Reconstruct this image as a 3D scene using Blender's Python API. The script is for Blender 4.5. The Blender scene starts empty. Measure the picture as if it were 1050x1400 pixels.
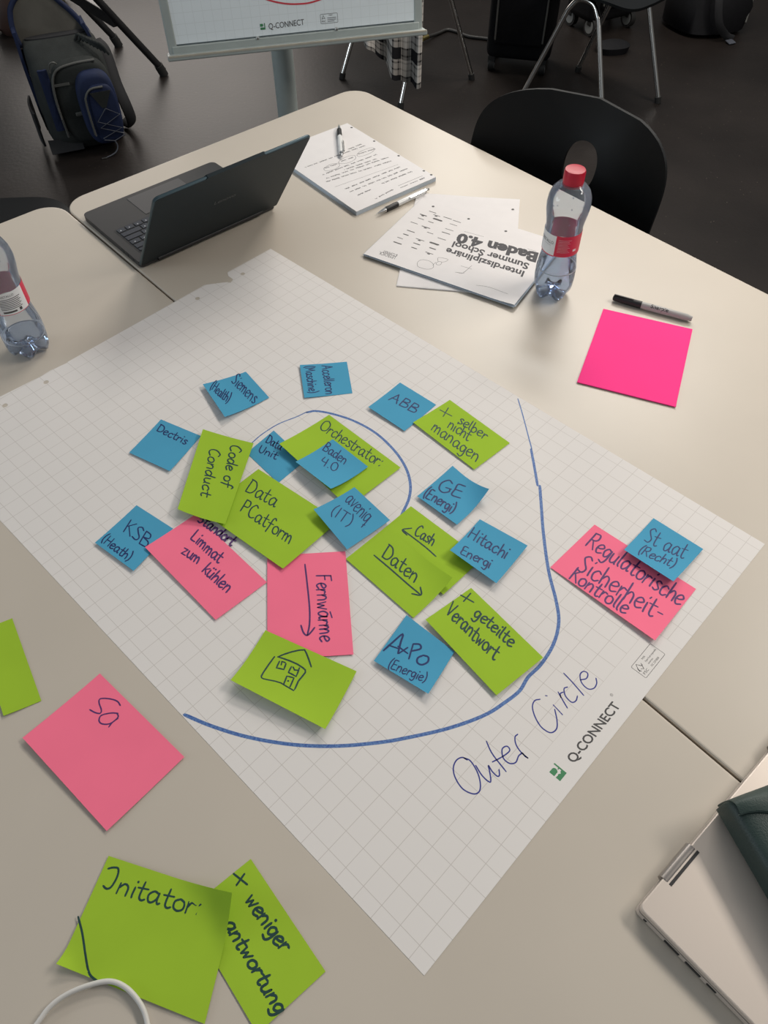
import bpy, bmesh, math, random
from mathutils import Matrix, Vector
random.seed(7)
SC = bpy.context.scene
COL = SC.collection
# ------------------------------------------------------------------ camera
CAM={'pitch': 0.908461, 'roll': -0.00641, 'z': 1.56448, 'f': 1038.382}
def make_camera():
    cp, sp = math.cos(CAM['pitch']), math.sin(CAM['pitch'])
    cr, sr = math.cos(CAM['roll']), math.sin(CAM['roll'])
    fw = Vector((0, cp, -sp)); up = Vector((0, sp, cp)); rt = Vector((1, 0, 0))
    r2 = cr*rt + sr*up; u2 = -sr*rt + cr*up
    cam = bpy.data.cameras.new('camera'); o = bpy.data.objects.new('camera', cam); COL.objects.link(o)
    cam.sensor_fit = 'VERTICAL'; cam.sensor_height = 24.0; cam.lens = CAM['f']*24.0/1400.0
    cam.clip_start = .02; cam.clip_end = 60
    m = Matrix((r2, u2, -fw)).transposed().to_4x4(); m.translation = Vector((0, 0, CAM['z'])); o.matrix_world = m
    SC.camera = o
make_camera()
# ------------------------------------------------------------------ light and exposure
SC.view_settings.view_transform = 'Standard'; SC.view_settings.look = 'None'
SC.view_settings.exposure = 0.0; SC.view_settings.gamma = 1.0; SC.view_settings.use_curve_mapping = False
wd = bpy.data.worlds.new('room_air'); SC.world = wd; wd.use_nodes = True
wd.node_tree.nodes['Background'].inputs[0].default_value = (.92, .97, 1.0, 1); wd.node_tree.nodes['Background'].inputs[1].default_value = .25
def area(name, loc, target, sx, sy, power, col):
    l = bpy.data.lights.new(name, 'AREA'); l.shape = 'RECTANGLE'; l.size = sx; l.size_y = sy; l.energy = power; l.color = col
    o = bpy.data.objects.new(name, l); COL.objects.link(o); o.location = loc
    o.rotation_euler = (Vector(target)-Vector(loc)).to_track_quat('-Z', 'Y').to_euler(); return o
area('ceiling_lamp', (1.0, 3.3, 2.85), (.75, 2.9, 0), 1.5, .5, 64, (1, .94, .86))
area('ceiling_lamp', (2.3, 1.2, 2.85), (1.9, 1.1, 0), 1.5, .5, 56, (1, .93, .84))
area('ceiling_lamp', (-.1, 4.9, 2.75), (-.1, 1.2, .74), 1.5, .5, 46, (1, .95, .88))
area('window_daylight', (-5.2, .2, 1.9), (-.3, 2.2, .85), 2.2, 1.5, 66, (.80, .92, 1))
area('window_daylight', (-1.7, 6.4, 1.45), (-.7, 2.6, .5), 2.1, 1.6, 40, (1, .92, .85))
TZ = .74                                                # height of the table tops
def lin(c):
    c /= 255.0
    return c/12.92 if c <= .04045 else ((c+.055)/1.055)**2.4
def rgb(r, g, b): return (lin(r), lin(g), lin(b), 1)
# ------------------------------------------------------------------ materials
def mat(name, col, rough=.5, metal=0.0, spec=.5, vary=0.0, scale=40.0, bump=0.0, bscale=300.0, col2=None):
    m = bpy.data.materials.new(name); m.use_nodes = True; nt = m.node_tree; b = nt.nodes['Principled BSDF']
    b.inputs['Base Color'].default_value = col; b.inputs['Roughness'].default_value = rough
    b.inputs['Metallic'].default_value = metal; b.inputs['Specular IOR Level'].default_value = spec
    tc = nt.nodes.new('ShaderNodeTexCoord')
    if vary or col2:
        n = nt.nodes.new('ShaderNodeTexNoise'); n.inputs['Scale'].default_value = scale; n.inputs['Detail'].default_value = 4
        r = nt.nodes.new('ShaderNodeValToRGB'); c2 = col2 or tuple(c*(1-vary) for c in col[:3])+(1,)
        r.color_ramp.elements[0].position = .38; r.color_ramp.elements[1].position = .62
        r.color_ramp.elements[0].color = c2; r.color_ramp.elements[1].color = col
        nt.links.new(tc.outputs['Object'], n.inputs['Vector']); nt.links.new(n.outputs['Fac'], r.inputs['Fac']); nt.links.new(r.outputs['Color'], b.inputs['Base Color'])
    if bump:
        n = nt.nodes.new('ShaderNodeTexNoise'); n.inputs['Scale'].default_value = bscale; n.inputs['Detail'].default_value = 3
        bp = nt.nodes.new('ShaderNodeBump'); bp.inputs['Strength'].default_value = bump; bp.inputs['Distance'].default_value = .002
        nt.links.new(tc.outputs['Object'], n.inputs['Vector']); nt.links.new(n.outputs['Fac'], bp.inputs['Height']); nt.links.new(bp.outputs['Normal'], b.inputs['Normal'])
    return m
def math_node(nt, op, a, b=None):
    n = nt.nodes.new('ShaderNodeMath'); n.operation = op
    for k, v in enumerate((a, b)):
        if v is None: continue
        if hasattr(v, 'links'): nt.links.new(v, n.inputs[k])
        else: n.inputs[k].default_value = v
    return n.outputs[0]
def grid_mat(name, base, line, ox, oy, cell, width, blank, bump=.25):
    """squared flipchart paper: thin printed lines every `cell` metres, none inside the `blank` rectangle"""
    m = mat(name, base, .75, spec=.25, bump=bump, bscale=9.0); nt = m.node_tree; b = nt.nodes['Principled BSDF']
    tc = nt.nodes.new('ShaderNodeTexCoord'); sp = nt.nodes.new('ShaderNodeSeparateXYZ'); nt.links.new(tc.outputs['Object'], sp.inputs[0])
    ds = []
    for k, o in ((0, ox), (1, oy)):
        t = math_node(nt, 'MODULO', math_node(nt, 'ADD', sp.outputs[k], 10*cell-o+cell/2), cell)
        ds.append(math_node(nt, 'ABSOLUTE', math_node(nt, 'SUBTRACT', t, cell/2)))
    d = math_node(nt, 'MINIMUM', ds[0], ds[1]); f = math_node(nt, 'LESS_THAN', d, width/2)
    if blank:
        x0, x1, y1 = blank
        inside = math_node(nt, 'MULTIPLY', math_node(nt, 'MULTIPLY', math_node(nt, 'GREATER_THAN', sp.outputs[0], x0), math_node(nt, 'LESS_THAN', sp.outputs[0], x1)), math_node(nt, 'LESS_THAN', sp.outputs[1], y1))
        f = math_node(nt, 'MULTIPLY', f, math_node(nt, 'SUBTRACT', 1.0, inside))
    mx = nt.nodes.new('ShaderNodeMix'); mx.data_type = 'RGBA'; mx.inputs[6].default_value = base; mx.inputs[7].default_value = line
    nt.links.new(f, mx.inputs[0]); nt.links.new(mx.outputs[2], b.inputs['Base Color']); return m
def floor_mat():
    m = mat('dark_linoleum', (.022, .019, .018, 1), 0.43, spec=.27, bump=.25, bscale=55.0); nt = m.node_tree; b = nt.nodes['Principled BSDF']
    tc = nt.nodes.new('ShaderNodeTexCoord')
    n1 = nt.nodes.new('ShaderNodeTexNoise'); n1.inputs['Scale'].default_value = 2.2; n1.inputs['Detail'].default_value = 6
    n2 = nt.nodes.new('ShaderNodeTexVoronoi'); n2.inputs['Scale'].default_value = 38
    r1 = nt.nodes.new('ShaderNodeValToRGB'); r1.color_ramp.elements[0].color = (.0075, .0057, .005, 1); r1.color_ramp.elements[1].color = (.0155, .012, .0105, 1)
    r1.color_ramp.elements[0].position = .3; r1.color_ramp.elements[1].position = .7
    f = math_node(nt, 'LESS_THAN', n2.outputs['Distance'], .06)
    n3 = nt.nodes.new('ShaderNodeTexNoise'); n3.inputs['Scale'].default_value = 9
    f = math_node(nt, 'MULTIPLY', f, math_node(nt, 'GREATER_THAN', n3.outputs['Fac'], .5))
    mx = nt.nodes.new('ShaderNodeMix'); mx.data_type = 'RGBA'; mx.inputs[7].default_value = (.09, .075, .06, 1)
    for n in (n1, n2, n3): nt.links.new(tc.outputs['Object'], n.inputs['Vector'])
    nt.links.new(n1.outputs['Fac'], r1.inputs['Fac']); nt.links.new(r1.outputs['Color'], mx.inputs[6]); nt.links.new(f, mx.inputs[0]); nt.links.new(mx.outputs[2], b.inputs['Base Color'])
    return m
def plaid_mat():
    m = mat('plaid_flannel', (.5, .48, .45, 1), .9, spec=.1); nt = m.node_tree; b = nt.nodes['Principled BSDF']
    tc = nt.nodes.new('ShaderNodeTexCoord'); sp = nt.nodes.new('ShaderNodeSeparateXYZ'); nt.links.new(tc.outputs['UV'], sp.inputs[0])
    tot = None
    for k, n in ((0, 3.6), (1, 3.2)):
        t = math_node(nt, 'FRACT', math_node(nt, 'MULTIPLY', sp.outputs[k], n))
        wide = math_node(nt, 'LESS_THAN', t, .42)
        t2 = math_node(nt, 'FRACT', math_node(nt, 'MULTIPLY', sp.outputs[k], n*4))
        s = math_node(nt, 'ADD', math_node(nt, 'MULTIPLY', wide, .5), math_node(nt, 'MULTIPLY', math_node(nt, 'LESS_THAN', t2, .25), .25))
        tot = s if tot is None else math_node(nt, 'ADD', tot, s)
    mx = nt.nodes.new('ShaderNodeMix'); mx.data_type = 'RGBA'; mx.clamp_factor = True; mx.inputs[6].default_value = (.5, .47, .44, 1); mx.inputs[7].default_value = (.012, .012, .014, 1)
    nt.links.new(tot, mx.inputs[0]); nt.links.new(mx.outputs[2], b.inputs['Base Color']); return m
def clear_mat(name, tint, gloss_ior=1.42, haze=0.0):
    """thin clear plastic wall: mostly see-through with a mirror sheen at grazing angles"""
    m = bpy.data.materials.new(name); m.use_nodes = True; nt = m.node_tree; nt.nodes.remove(nt.nodes['Principled BSDF'])
    tr = nt.nodes.new('ShaderNodeBsdfTransparent'); tr.inputs[0].default_value = tint
    gl = nt.nodes.new('ShaderNodeBsdfGlossy'); gl.inputs['Roughness'].default_value = .06; gl.inputs[0].default_value = (.95, .97, 1, 1)
    fr = nt.nodes.new('ShaderNodeFresnel'); fr.inputs[0].default_value = gloss_ior
    mx = nt.nodes.new('ShaderNodeMixShader'); nt.links.new(fr.outputs[0], mx.inputs[0]); nt.links.new(tr.outputs[0], mx.inputs[1]); nt.links.new(gl.outputs[0], mx.inputs[2])
    if haze:                                                    # pale diffuse share: condensation on the wall, painted highlight on the waterline ring
        df = nt.nodes.new('ShaderNodeBsdfDiffuse'); df.inputs[0].default_value = (.62, .66, .72, 1); m2 = nt.nodes.new('ShaderNodeMixShader'); m2.inputs[0].default_value = haze
        nt.links.new(mx.outputs[0], m2.inputs[1]); nt.links.new(df.outputs[0], m2.inputs[2]); mx = m2
    nt.links.new(mx.outputs[0], nt.nodes['Material Output'].inputs[0]); return m
M = {}
def build_materials():
    M['floor'] = floor_mat(); M['plaid'] = plaid_mat()
    M['wall'] = mat('wall_paint', (.30, .28, .26, 1), .8, vary=.05, scale=3)
    M['table'] = mat('table_laminate', (.57, .51, .435, 1), .36, spec=.45, vary=.03, scale=6, bump=.02, bscale=900)
    M['table_edge'] = mat('table_edge_band', (.40, .335, .27, 1), .5)
    M['grey_metal'] = mat('grey_powder_coat', (.23, .24, .235, 1), .45)
    M['chrome'] = mat('chrome_tube', (.75, .74, .72, 1), .16, metal=1, vary=.06)
    M['black_metal'] = mat('black_tube', (.012, .012, .013, 1), .42, vary=.2)
    M['shell'] = mat('black_chair_shell', (.005, .0058, .0066, 1), .40, spec=.17, bump=.03, bscale=500)
    M['rubber'] = mat('black_rubber', (.008, .008, .008, 1), .7)
    M['sheet'] = grid_mat('squared_paper', (.77, .735, .71, 1), (.60, .56, .53, 1), .0155, .0196, .025, .0007, (.2157, .4653, .0446))
    M['board_sheet'] = grid_mat('squared_pad_paper', (.80, .87, .91, 1), (.71, .775, .805, 1), .0155, .0196, .025, .0010, None, bump=.05)
    M['blue'] = mat('blue_note_paper', rgb(78, 160, 196), .8, spec=.2, vary=.04, scale=14)
    M['green'] = mat('green_note_paper', rgb(160, 196, 52), .8, spec=.2, vary=.04, scale=14)
    M['pink'] = mat('pink_note_paper', rgb(255, 122, 152), .8, spec=.2, vary=.03, scale=14)
    M['hot_pink'] = mat('hot_pink_note_paper', rgb(255, 62, 142), .8, spec=.2, vary=.02, scale=14)
    M['ink_blue'] = mat('ink_on_blue', rgb(8, 40, 102), .6, vary=.2, scale=200)
    M['ink_axpo'] = M['ink_blue']
    M['ink_thin'] = mat('fine_ink_on_blue', rgb(16, 44, 104), .6, vary=.15, scale=200)
    M['ink_green'] = mat('ink_on_green', rgb(24, 66, 62), .6, vary=.2, scale=200)
    M['ink_pink'] = mat('ink_on_pink', rgb(84, 44, 110), .6, vary=.2, scale=200)
    M['ink_marker'] = mat('blue_marker_ink', rgb(58, 92, 160), .55, scale=420, col2=rgb(96, 132, 184))
    M['ink_pen'] = mat('blue_pen_ink', rgb(42, 52, 140), .55, vary=.1, scale=260)
    M['print'] = mat('grey_print', rgb(72, 70, 70), .6, vary=.05)
    M['print_light'] = mat('pale_grey_print', rgb(140, 136, 136), .6, vary=.05)
    M['print_dark'] = mat('black_print', rgb(38, 36, 44), .6, vary=.05)
    M['print_navy'] = mat('navy_print', rgb(50, 44, 100), .6, vary=.05)
    M['logo_green'] = mat('green_print', rgb(66, 138, 92), .6, vary=.1)
    M['red_ink'] = mat('red_marker_ink', rgb(214, 70, 84), .6, vary=.1)
    M['white_paper'] = mat('white_copy_paper', (.80, .77, .765, 1), .7, spec=.25, vary=.02, bump=.06, bscale=14)
    M['paper_edge_shaded'] = mat('shaded_paper_stack_edge', (.55, .62, .70, 1), .8, vary=.25, scale=900)  # cool blue-grey shade of the stack sides put into the colour
    M['pen_white'] = mat('white_pen_plastic', (.78, .78, .77, 1), .25, vary=.02)
    M['pen_black'] = mat('black_pen_grip', (.012, .012, .013, 1), .5)
    M['silver'] = mat('pen_metal', (.55, .55, .55, 1), .25, metal=1)
    M['marker_grey'] = mat('grey_marker_barrel', (.40, .39, .38, 1), .35, vary=.03)
    M['laptop_dark'] = mat('dark_teal_aluminium', (.011, .020, .026, 1), .45, spec=.16, vary=.04, bump=.02, bscale=1500)
    M['laptop_edge'] = mat('teal_lid_edge', (.05, .085, .105, 1), .3, metal=.5)
    M['laptop_deck'] = mat('laptop_deck', (.042, .041, .042, 1), .45, metal=.3, vary=.03)
    M['touchpad'] = mat('touchpad_glass', (.066, .064, .065, 1), .35)
    M['key'] = mat('dark_keys', (.022, .028, .042, 1), .5)
    M['key_print'] = mat('key_legend', (.45, .47, .5, 1), .6)
    M['emboss'] = mat('lid_lettering', (.055, .066, .075, 1), .35)
    M['screen'] = mat('dark_screen', (.008, .008, .009, 1), .12)
    M['laptop_silver'] = mat('champagne_aluminium', (.66, .58, .515, 1), .40, metal=.35, vary=.03, scale=5)
    M['hinge'] = mat('hinge_metal', (.34, .31, .29, 1), .3, metal=.8)
    M['port'] = mat('port_black', (.015, .015, .016, 1), .5)
    M['leather'] = mat('dark_green_leather', (.016, .036, .032, 1), .5, vary=.15, scale=30, bump=.25, bscale=700)
    M['leather_light'] = mat('dark_green_leather_pale', (.030, .055, .048, 1), .5, vary=.15, scale=30, bump=.25, bscale=700)  # paler leather tone for the end flap and seam piping
    M['leather_in'] = mat('brown_lining', (.06, .028, .02, 1), .7)
    M['cable'] = mat('white_cable_sheath', (.66, .64, .61, 1), .4, vary=.03)
    M['black_cable'] = mat('black_cable_sheath', (.02, .019, .018, 1), .5)
    M['brass'] = mat('brass_plug', (.5, .40, .16, 1), .35, metal=1)
    M['clear'] = clear_mat('clear_bottle_wall', (.86, .90, .95, 1), 1.36, .13)
    M['water'] = clear_mat('water', (.73, .79, .88, 1), 1.33); M['meniscus_highlight'] = clear_mat('water_edge_highlight', (.9, .93, 1, 1), 1.8, .6)
    M['red_cap'] = mat('red_cap', rgb(186, 22, 52), .4, spec=.4)
    M['label_red'] = mat('red_label', rgb(206, 42, 74), .45, vary=.05)
    M['label_white'] = mat('white_label', (.76, .76, .77, 1), .5, vary=.03)
    M['board_frame'] = mat('board_frame_grey', (.36, .40, .39, 1), .45, vary=.04)
    M['board_wood'] = mat('board_tray_lip', (.46, .43, .36, 1), .5, vary=.1)
    M['board_white'] = mat('board_surface', (.55, .62, .65, 1), .35)
    M['bag_grey'] = mat('charcoal_nylon', (.024, .027, .026, 1), .8, spec=.25, vary=.25, scale=18, bump=.3, bscale=260)
    M['bag_blue'] = mat('navy_nylon', (.009, .017, .055, 1), .75, spec=.3, vary=.25, scale=18, bump=.3, bscale=260)
    M['bag_in'] = mat('grey_lining', (.085, .080, .070, 1), .9, spec=.1, vary=.2, scale=10, bump=.2, bscale=60)
    M['bag_strap'] = mat('black_webbing', (.008, .008, .010, 1), .8)
    M['zip'] = mat('grey_zip', (.08, .08, .075, 1), .5)
    M['zip_metal'] = mat('zip_pull', (.45, .44, .42, 1), .3, metal=1)
    M['cord'] = mat('grey_bungee', (.055, .06, .075, 1), .6)
    M['black_bag'] = mat('black_nylon', (.005, .005, .0065, 1), .75, spec=.2, vary=.2, bump=.3, bscale=160)
    M['wheel_grey'] = mat('light_grey_wheel', (.20, .21, .21, 1), .5, vary=.1)
    M['brown'] = mat('brown_leather', (.045, .020, .014, 1), .6, vary=.2, scale=12)
    M['yellow_cloth'] = mat('dull_yellow_cloth', (.10, .09, .045, 1), .9, col2=(.02, .025, .06, 1), scale=9)
build_materials()
# ------------------------------------------------------------------ mesh helpers
class MB:
    def __init__(s): s.v = []; s.f = []; s.mi = []; s.uv = {}
    def add(s, vs, fs, mi=0, mx=None):
        b = len(s.v); s.v += [tuple((mx @ Vector(q)) if mx else Vector(q)) for q in vs]
        for f in fs: s.f.append([b+k for k in f]); s.mi.append(mi)
        return s
    def bm(s, bm, mi=0, mx=None):
        bm.verts.index_update(); s.add([q.co.copy() for q in bm.verts], [[q.index for q in f.verts] for f in bm.faces], mi, mx); bm.free(); return s
    def box(s, c, size, bevel=0.0, seg=2, mi=0, mx=None):
        bm = bmesh.new(); bmesh.ops.create_cube(bm, size=1); bmesh.ops.scale(bm, vec=size, verts=bm.verts)
        if bevel: bmesh.ops.bevel(bm, geom=bm.edges[:], offset=bevel, segments=seg, profile=.5, affect='EDGES')
        bmesh.ops.translate(bm, vec=c, verts=bm.verts); return s.bm(bm, mi, mx)
    def tube(s, pts, r, seg=10, mi=0, mx=None, closed=False, flat=None):
        pts = [Vector(q) for q in pts]; n = len(pts); rs = r if isinstance(r, (list, tuple)) else [r]*n
        vs = []; fs = []; nrm = None
        for i, q in enumerate(pts):
            t = (pts[(i+1) % n]-pts[i-1]) if closed else (pts[min(i+1, n-1)]-pts[max(i-1, 0)])
            t.normalize()
            if nrm is None:
                nrm = Vector((0, 0, 1)) if abs(t.z) < .9 else Vector((1, 0, 0))
            nrm = (nrm-t*nrm.dot(t)).normalized(); bi = t.cross(nrm)
            for k in range(seg):
                a = 2*math.pi*k/seg; vs.append(q+nrm*(math.cos(a)*rs[i]*(flat or 1))+bi*(math.sin(a)*rs[i]))
        for i in range(n if closed else n-1):
            j = (i+1) % n
            for k in range(seg): fs.append([i*seg+k, i*seg+(k+1) % seg, j*seg+(k+1) % seg, j*seg+k])
        if not closed: fs.append(list(range(seg))[::-1]); fs.append([(n-1)*seg+k for k in range(seg)])
        return s.add(vs, fs, mi, mx)
    def lathe(s, prof, seg=32, mi=0, mx=None, fn=None, caps=True):
        """profile of (radius, z), turned about z"""
        vs = []; fs = []; n = len(prof)
        for r, z in prof:
            for k in range(seg):
                a = 2*math.pi*k/seg; rr, zz = fn(r, z, a) if fn else (r, z)
                vs.append((rr*math.cos(a), rr*math.sin(a), zz))
        for i in range(n-1):
            for k in range(seg): fs.append([i*seg+k, i*seg+(k+1) % seg, (i+1)*seg+(k+1) % seg, (i+1)*seg+k])
        if caps: fs.append(list(range(seg))[::-1]); fs.append([(n-1)*seg+k for k in range(seg)])
        return s.add(vs, fs, mi, mx)
    def prism(s, poly, z0, z1, mi=0, mx=None, bevel=0.0, mside=None):
        n = len(poly); vs = [(x, y, z0) for x, y in poly]+[(x, y, z1) for x, y in poly]
        s.add(vs, [list(range(n, 2*n))], mi, mx); s.add(vs, [list(range(n))[::-1]], mi, mx)
        return s.add(vs, [[k, (k+1) % n, n+(k+1) % n, n+k] for k in range(n)], mi if mside is None else mside, mx)
    def sheet(s, fn, nu, nv, th, mi=0, mx=None, uv=False):
        """solid thin sheet over fn(u, v) -> point, thickness th downwards along the local normal"""
        P = [[Vector(fn(i/nu, j/nv)) for i in range(nu+1)] for j in range(nv+1)]; vs = []; fs = []
        for j in range(nv+1):
            for i in range(nu+1): vs.append(P[j][i])
        for j in range(nv+1):
            for i in range(nu+1):
                du = P[j][min(i+1, nu)]-P[j][max(i-1, 0)]; dv = P[min(j+1, nv)][i]-P[max(j-1, 0)][i]
                vs.append(P[j][i]-du.cross(dv).normalized()*th)
        a = lambda i, j: j*(nu+1)+i; K = (nu+1)*(nv+1)
        for j in range(nv):
            for i in range(nu):
                q = [a(i, j), a(i+1, j), a(i+1, j+1), a(i, j+1)]; fs.append(q); fs.append([K+k for k in q[::-1]])
        rim = [a(i, 0) for i in range(nu)]+[a(nu, j) for j in range(nv)]+[a(i, nv) for i in range(nu, 0, -1)]+[a(0, j) for j in range(nv, 0, -1)]
        for k in range(len(rim)): p, q = rim[k], rim[(k+1) % len(rim)]; fs.append([q, p, K+p, K+q])
        if uv:
            for j in range(nv+1):
                for i in range(nu+1): s.uv[len(s.v)+a(i, j)] = s.uv[len(s.v)+K+a(i, j)] = (i/nu, j/nv)
        return s.add(vs, fs, mi, mx)
    def ring(s, inner, outer, m, fn, th, mi=0, mx=None):
        """solid shell between two outlines with the same number of points (inner may be one centre point repeated)"""
        n = len(outer); vs = []; fs = []
        for side in (0, 1):
            for j in range(m+1):
                for k in range(n):
                    x = inner[k][0]+(outer[k][0]-inner[k][0])*j/m; y = inner[k][1]+(outer[k][1]-inner[k][1])*j/m
                    vs.append(fn(x, y, -th*side))
        K = (m+1)*n
        for j in range(m):
            for k in range(n):
                q = [j*n+k, j*n+(k+1) % n, (j+1)*n+(k+1) % n, (j+1)*n+k]; fs.append(q[::-1]); fs.append([K+t for t in q])
        for k in range(n):
            k2 = (k+1) % n; fs.append([m*n+k, m*n+k2, K+m*n+k2, K+m*n+k]); fs.append([k2, k, K+k, K+k2])
        return s.add(vs, fs, mi, mx)
    def loft(s, secs, seg=32, mi=0, mx=None):
        """sections (z, cx, cy, half_w, half_d, power): rounded-rectangle slices stacked along z"""
        vs = []; fs = []
        for z, cx, cy, a, b, pw in secs:
            for k in range(seg):
                t = 2*math.pi*k/seg; c, q = math.cos(t), math.sin(t)
                vs.append((cx+a*math.copysign(abs(c)**(2/pw), c), cy+b*math.copysign(abs(q)**(2/pw), q), z))
        n = len(secs)
        for i in range(n-1):
            for k in range(seg): fs.append([i*seg+k, i*seg+(k+1) % seg, (i+1)*seg+(k+1) % seg, (i+1)*seg+k])
        fs.append(list(range(seg))[::-1]); fs.append([(n-1)*seg+k for k in range(seg)]); return s.add(vs, fs, mi, mx)
    def build(s, name, mats, parent=None, smooth=False, loc=None, rot=None, angle=40):
        me = bpy.data.meshes.new(name); me.from_pydata([tuple(q) for q in s.v], [], s.f)
        for m in (mats if isinstance(mats, (list, tuple)) else [mats]): me.materials.append(m)
        me.polygons.foreach_set('material_index', s.mi)
        bm = bmesh.new(); bm.from_mesh(me); bmesh.ops.recalc_face_normals(bm, faces=bm.faces); bm.to_mesh(me); bm.free()
        if s.uv:
            ul = me.uv_layers.new(name='UVMap')
            for lp in me.loops: ul.data[lp.index].uv = s.uv.get(lp.vertex_index, (0, 0))
        if smooth:
            me.polygons.foreach_set('use_smooth', [True]*len(me.polygons))
            bm = bmesh.new(); bm.from_mesh(me)
            for e in bm.edges: e.smooth = len(e.link_faces) == 2 and e.calc_face_angle(0) < math.radians(angle)
            bm.to_mesh(me); bm.free()
        me.update(); o = bpy.data.objects.new(name, me); COL.objects.link(o)
        if parent: o.parent = parent
        if loc is not None: o.location = loc
        if rot is not None: o.rotation_euler = rot if isinstance(rot, (tuple, list)) else (0, 0, rot)
        return o
def smooth_path(pts, k=6, closed=False):
    pts = [Vector(q) for q in pts]; n = len(pts)
    if n < 3: return pts
    out = []; rng = range(n) if closed else range(n-1)
    for i in rng:
        if closed: a, b, c, d = pts[i-1], pts[i], pts[(i+1) % n], pts[(i+2) % n]
        else: b, c = pts[i], pts[i+1]; a = pts[i-1] if i else b+(b-c); d = pts[i+2] if i+2 < n else c+(c-b)
        for j in range(k):
            t = j/k; out.append(.5*((2*b)+(c-a)*t+(2*a-5*b+4*c-d)*t*t+(3*b-a-3*c+d)*t**3))
    if not closed: out.append(pts[-1])
    return out
def thing(name, label, cat, loc=(0, 0, 0), rot=0, group=None):
    o = bpy.data.objects.new(name, None); o.empty_display_size = .05; COL.objects.link(o); o.location = loc; o.rotation_euler = (0, 0, rot)
    return tag(o, label, cat, group)
def tag(o, label, cat, group=None):
    o['label'] = label; o['category'] = cat
    if group: o['group'] = group
    return o
def struct(o): o['kind'] = 'structure'; return o
def rrect(x0, y0, x1, y1, r, seg=8):
    rs = r if isinstance(r, (list, tuple)) else [r]*4; out = []
    for (cx, cy, a0), q in zip(((x1, y1, 0), (x0, y1, 90), (x0, y0, 180), (x1, y0, 270)), rs):
        sx = -1 if a0 in (0, 270) else 1; sy = -1 if a0 in (0, 90) else 1
        for k in range(seg+1): a = math.radians(a0+90*k/seg); out.append((cx+sx*q+q*math.cos(a), cy+sy*q+q*math.sin(a)))
    return out
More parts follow.
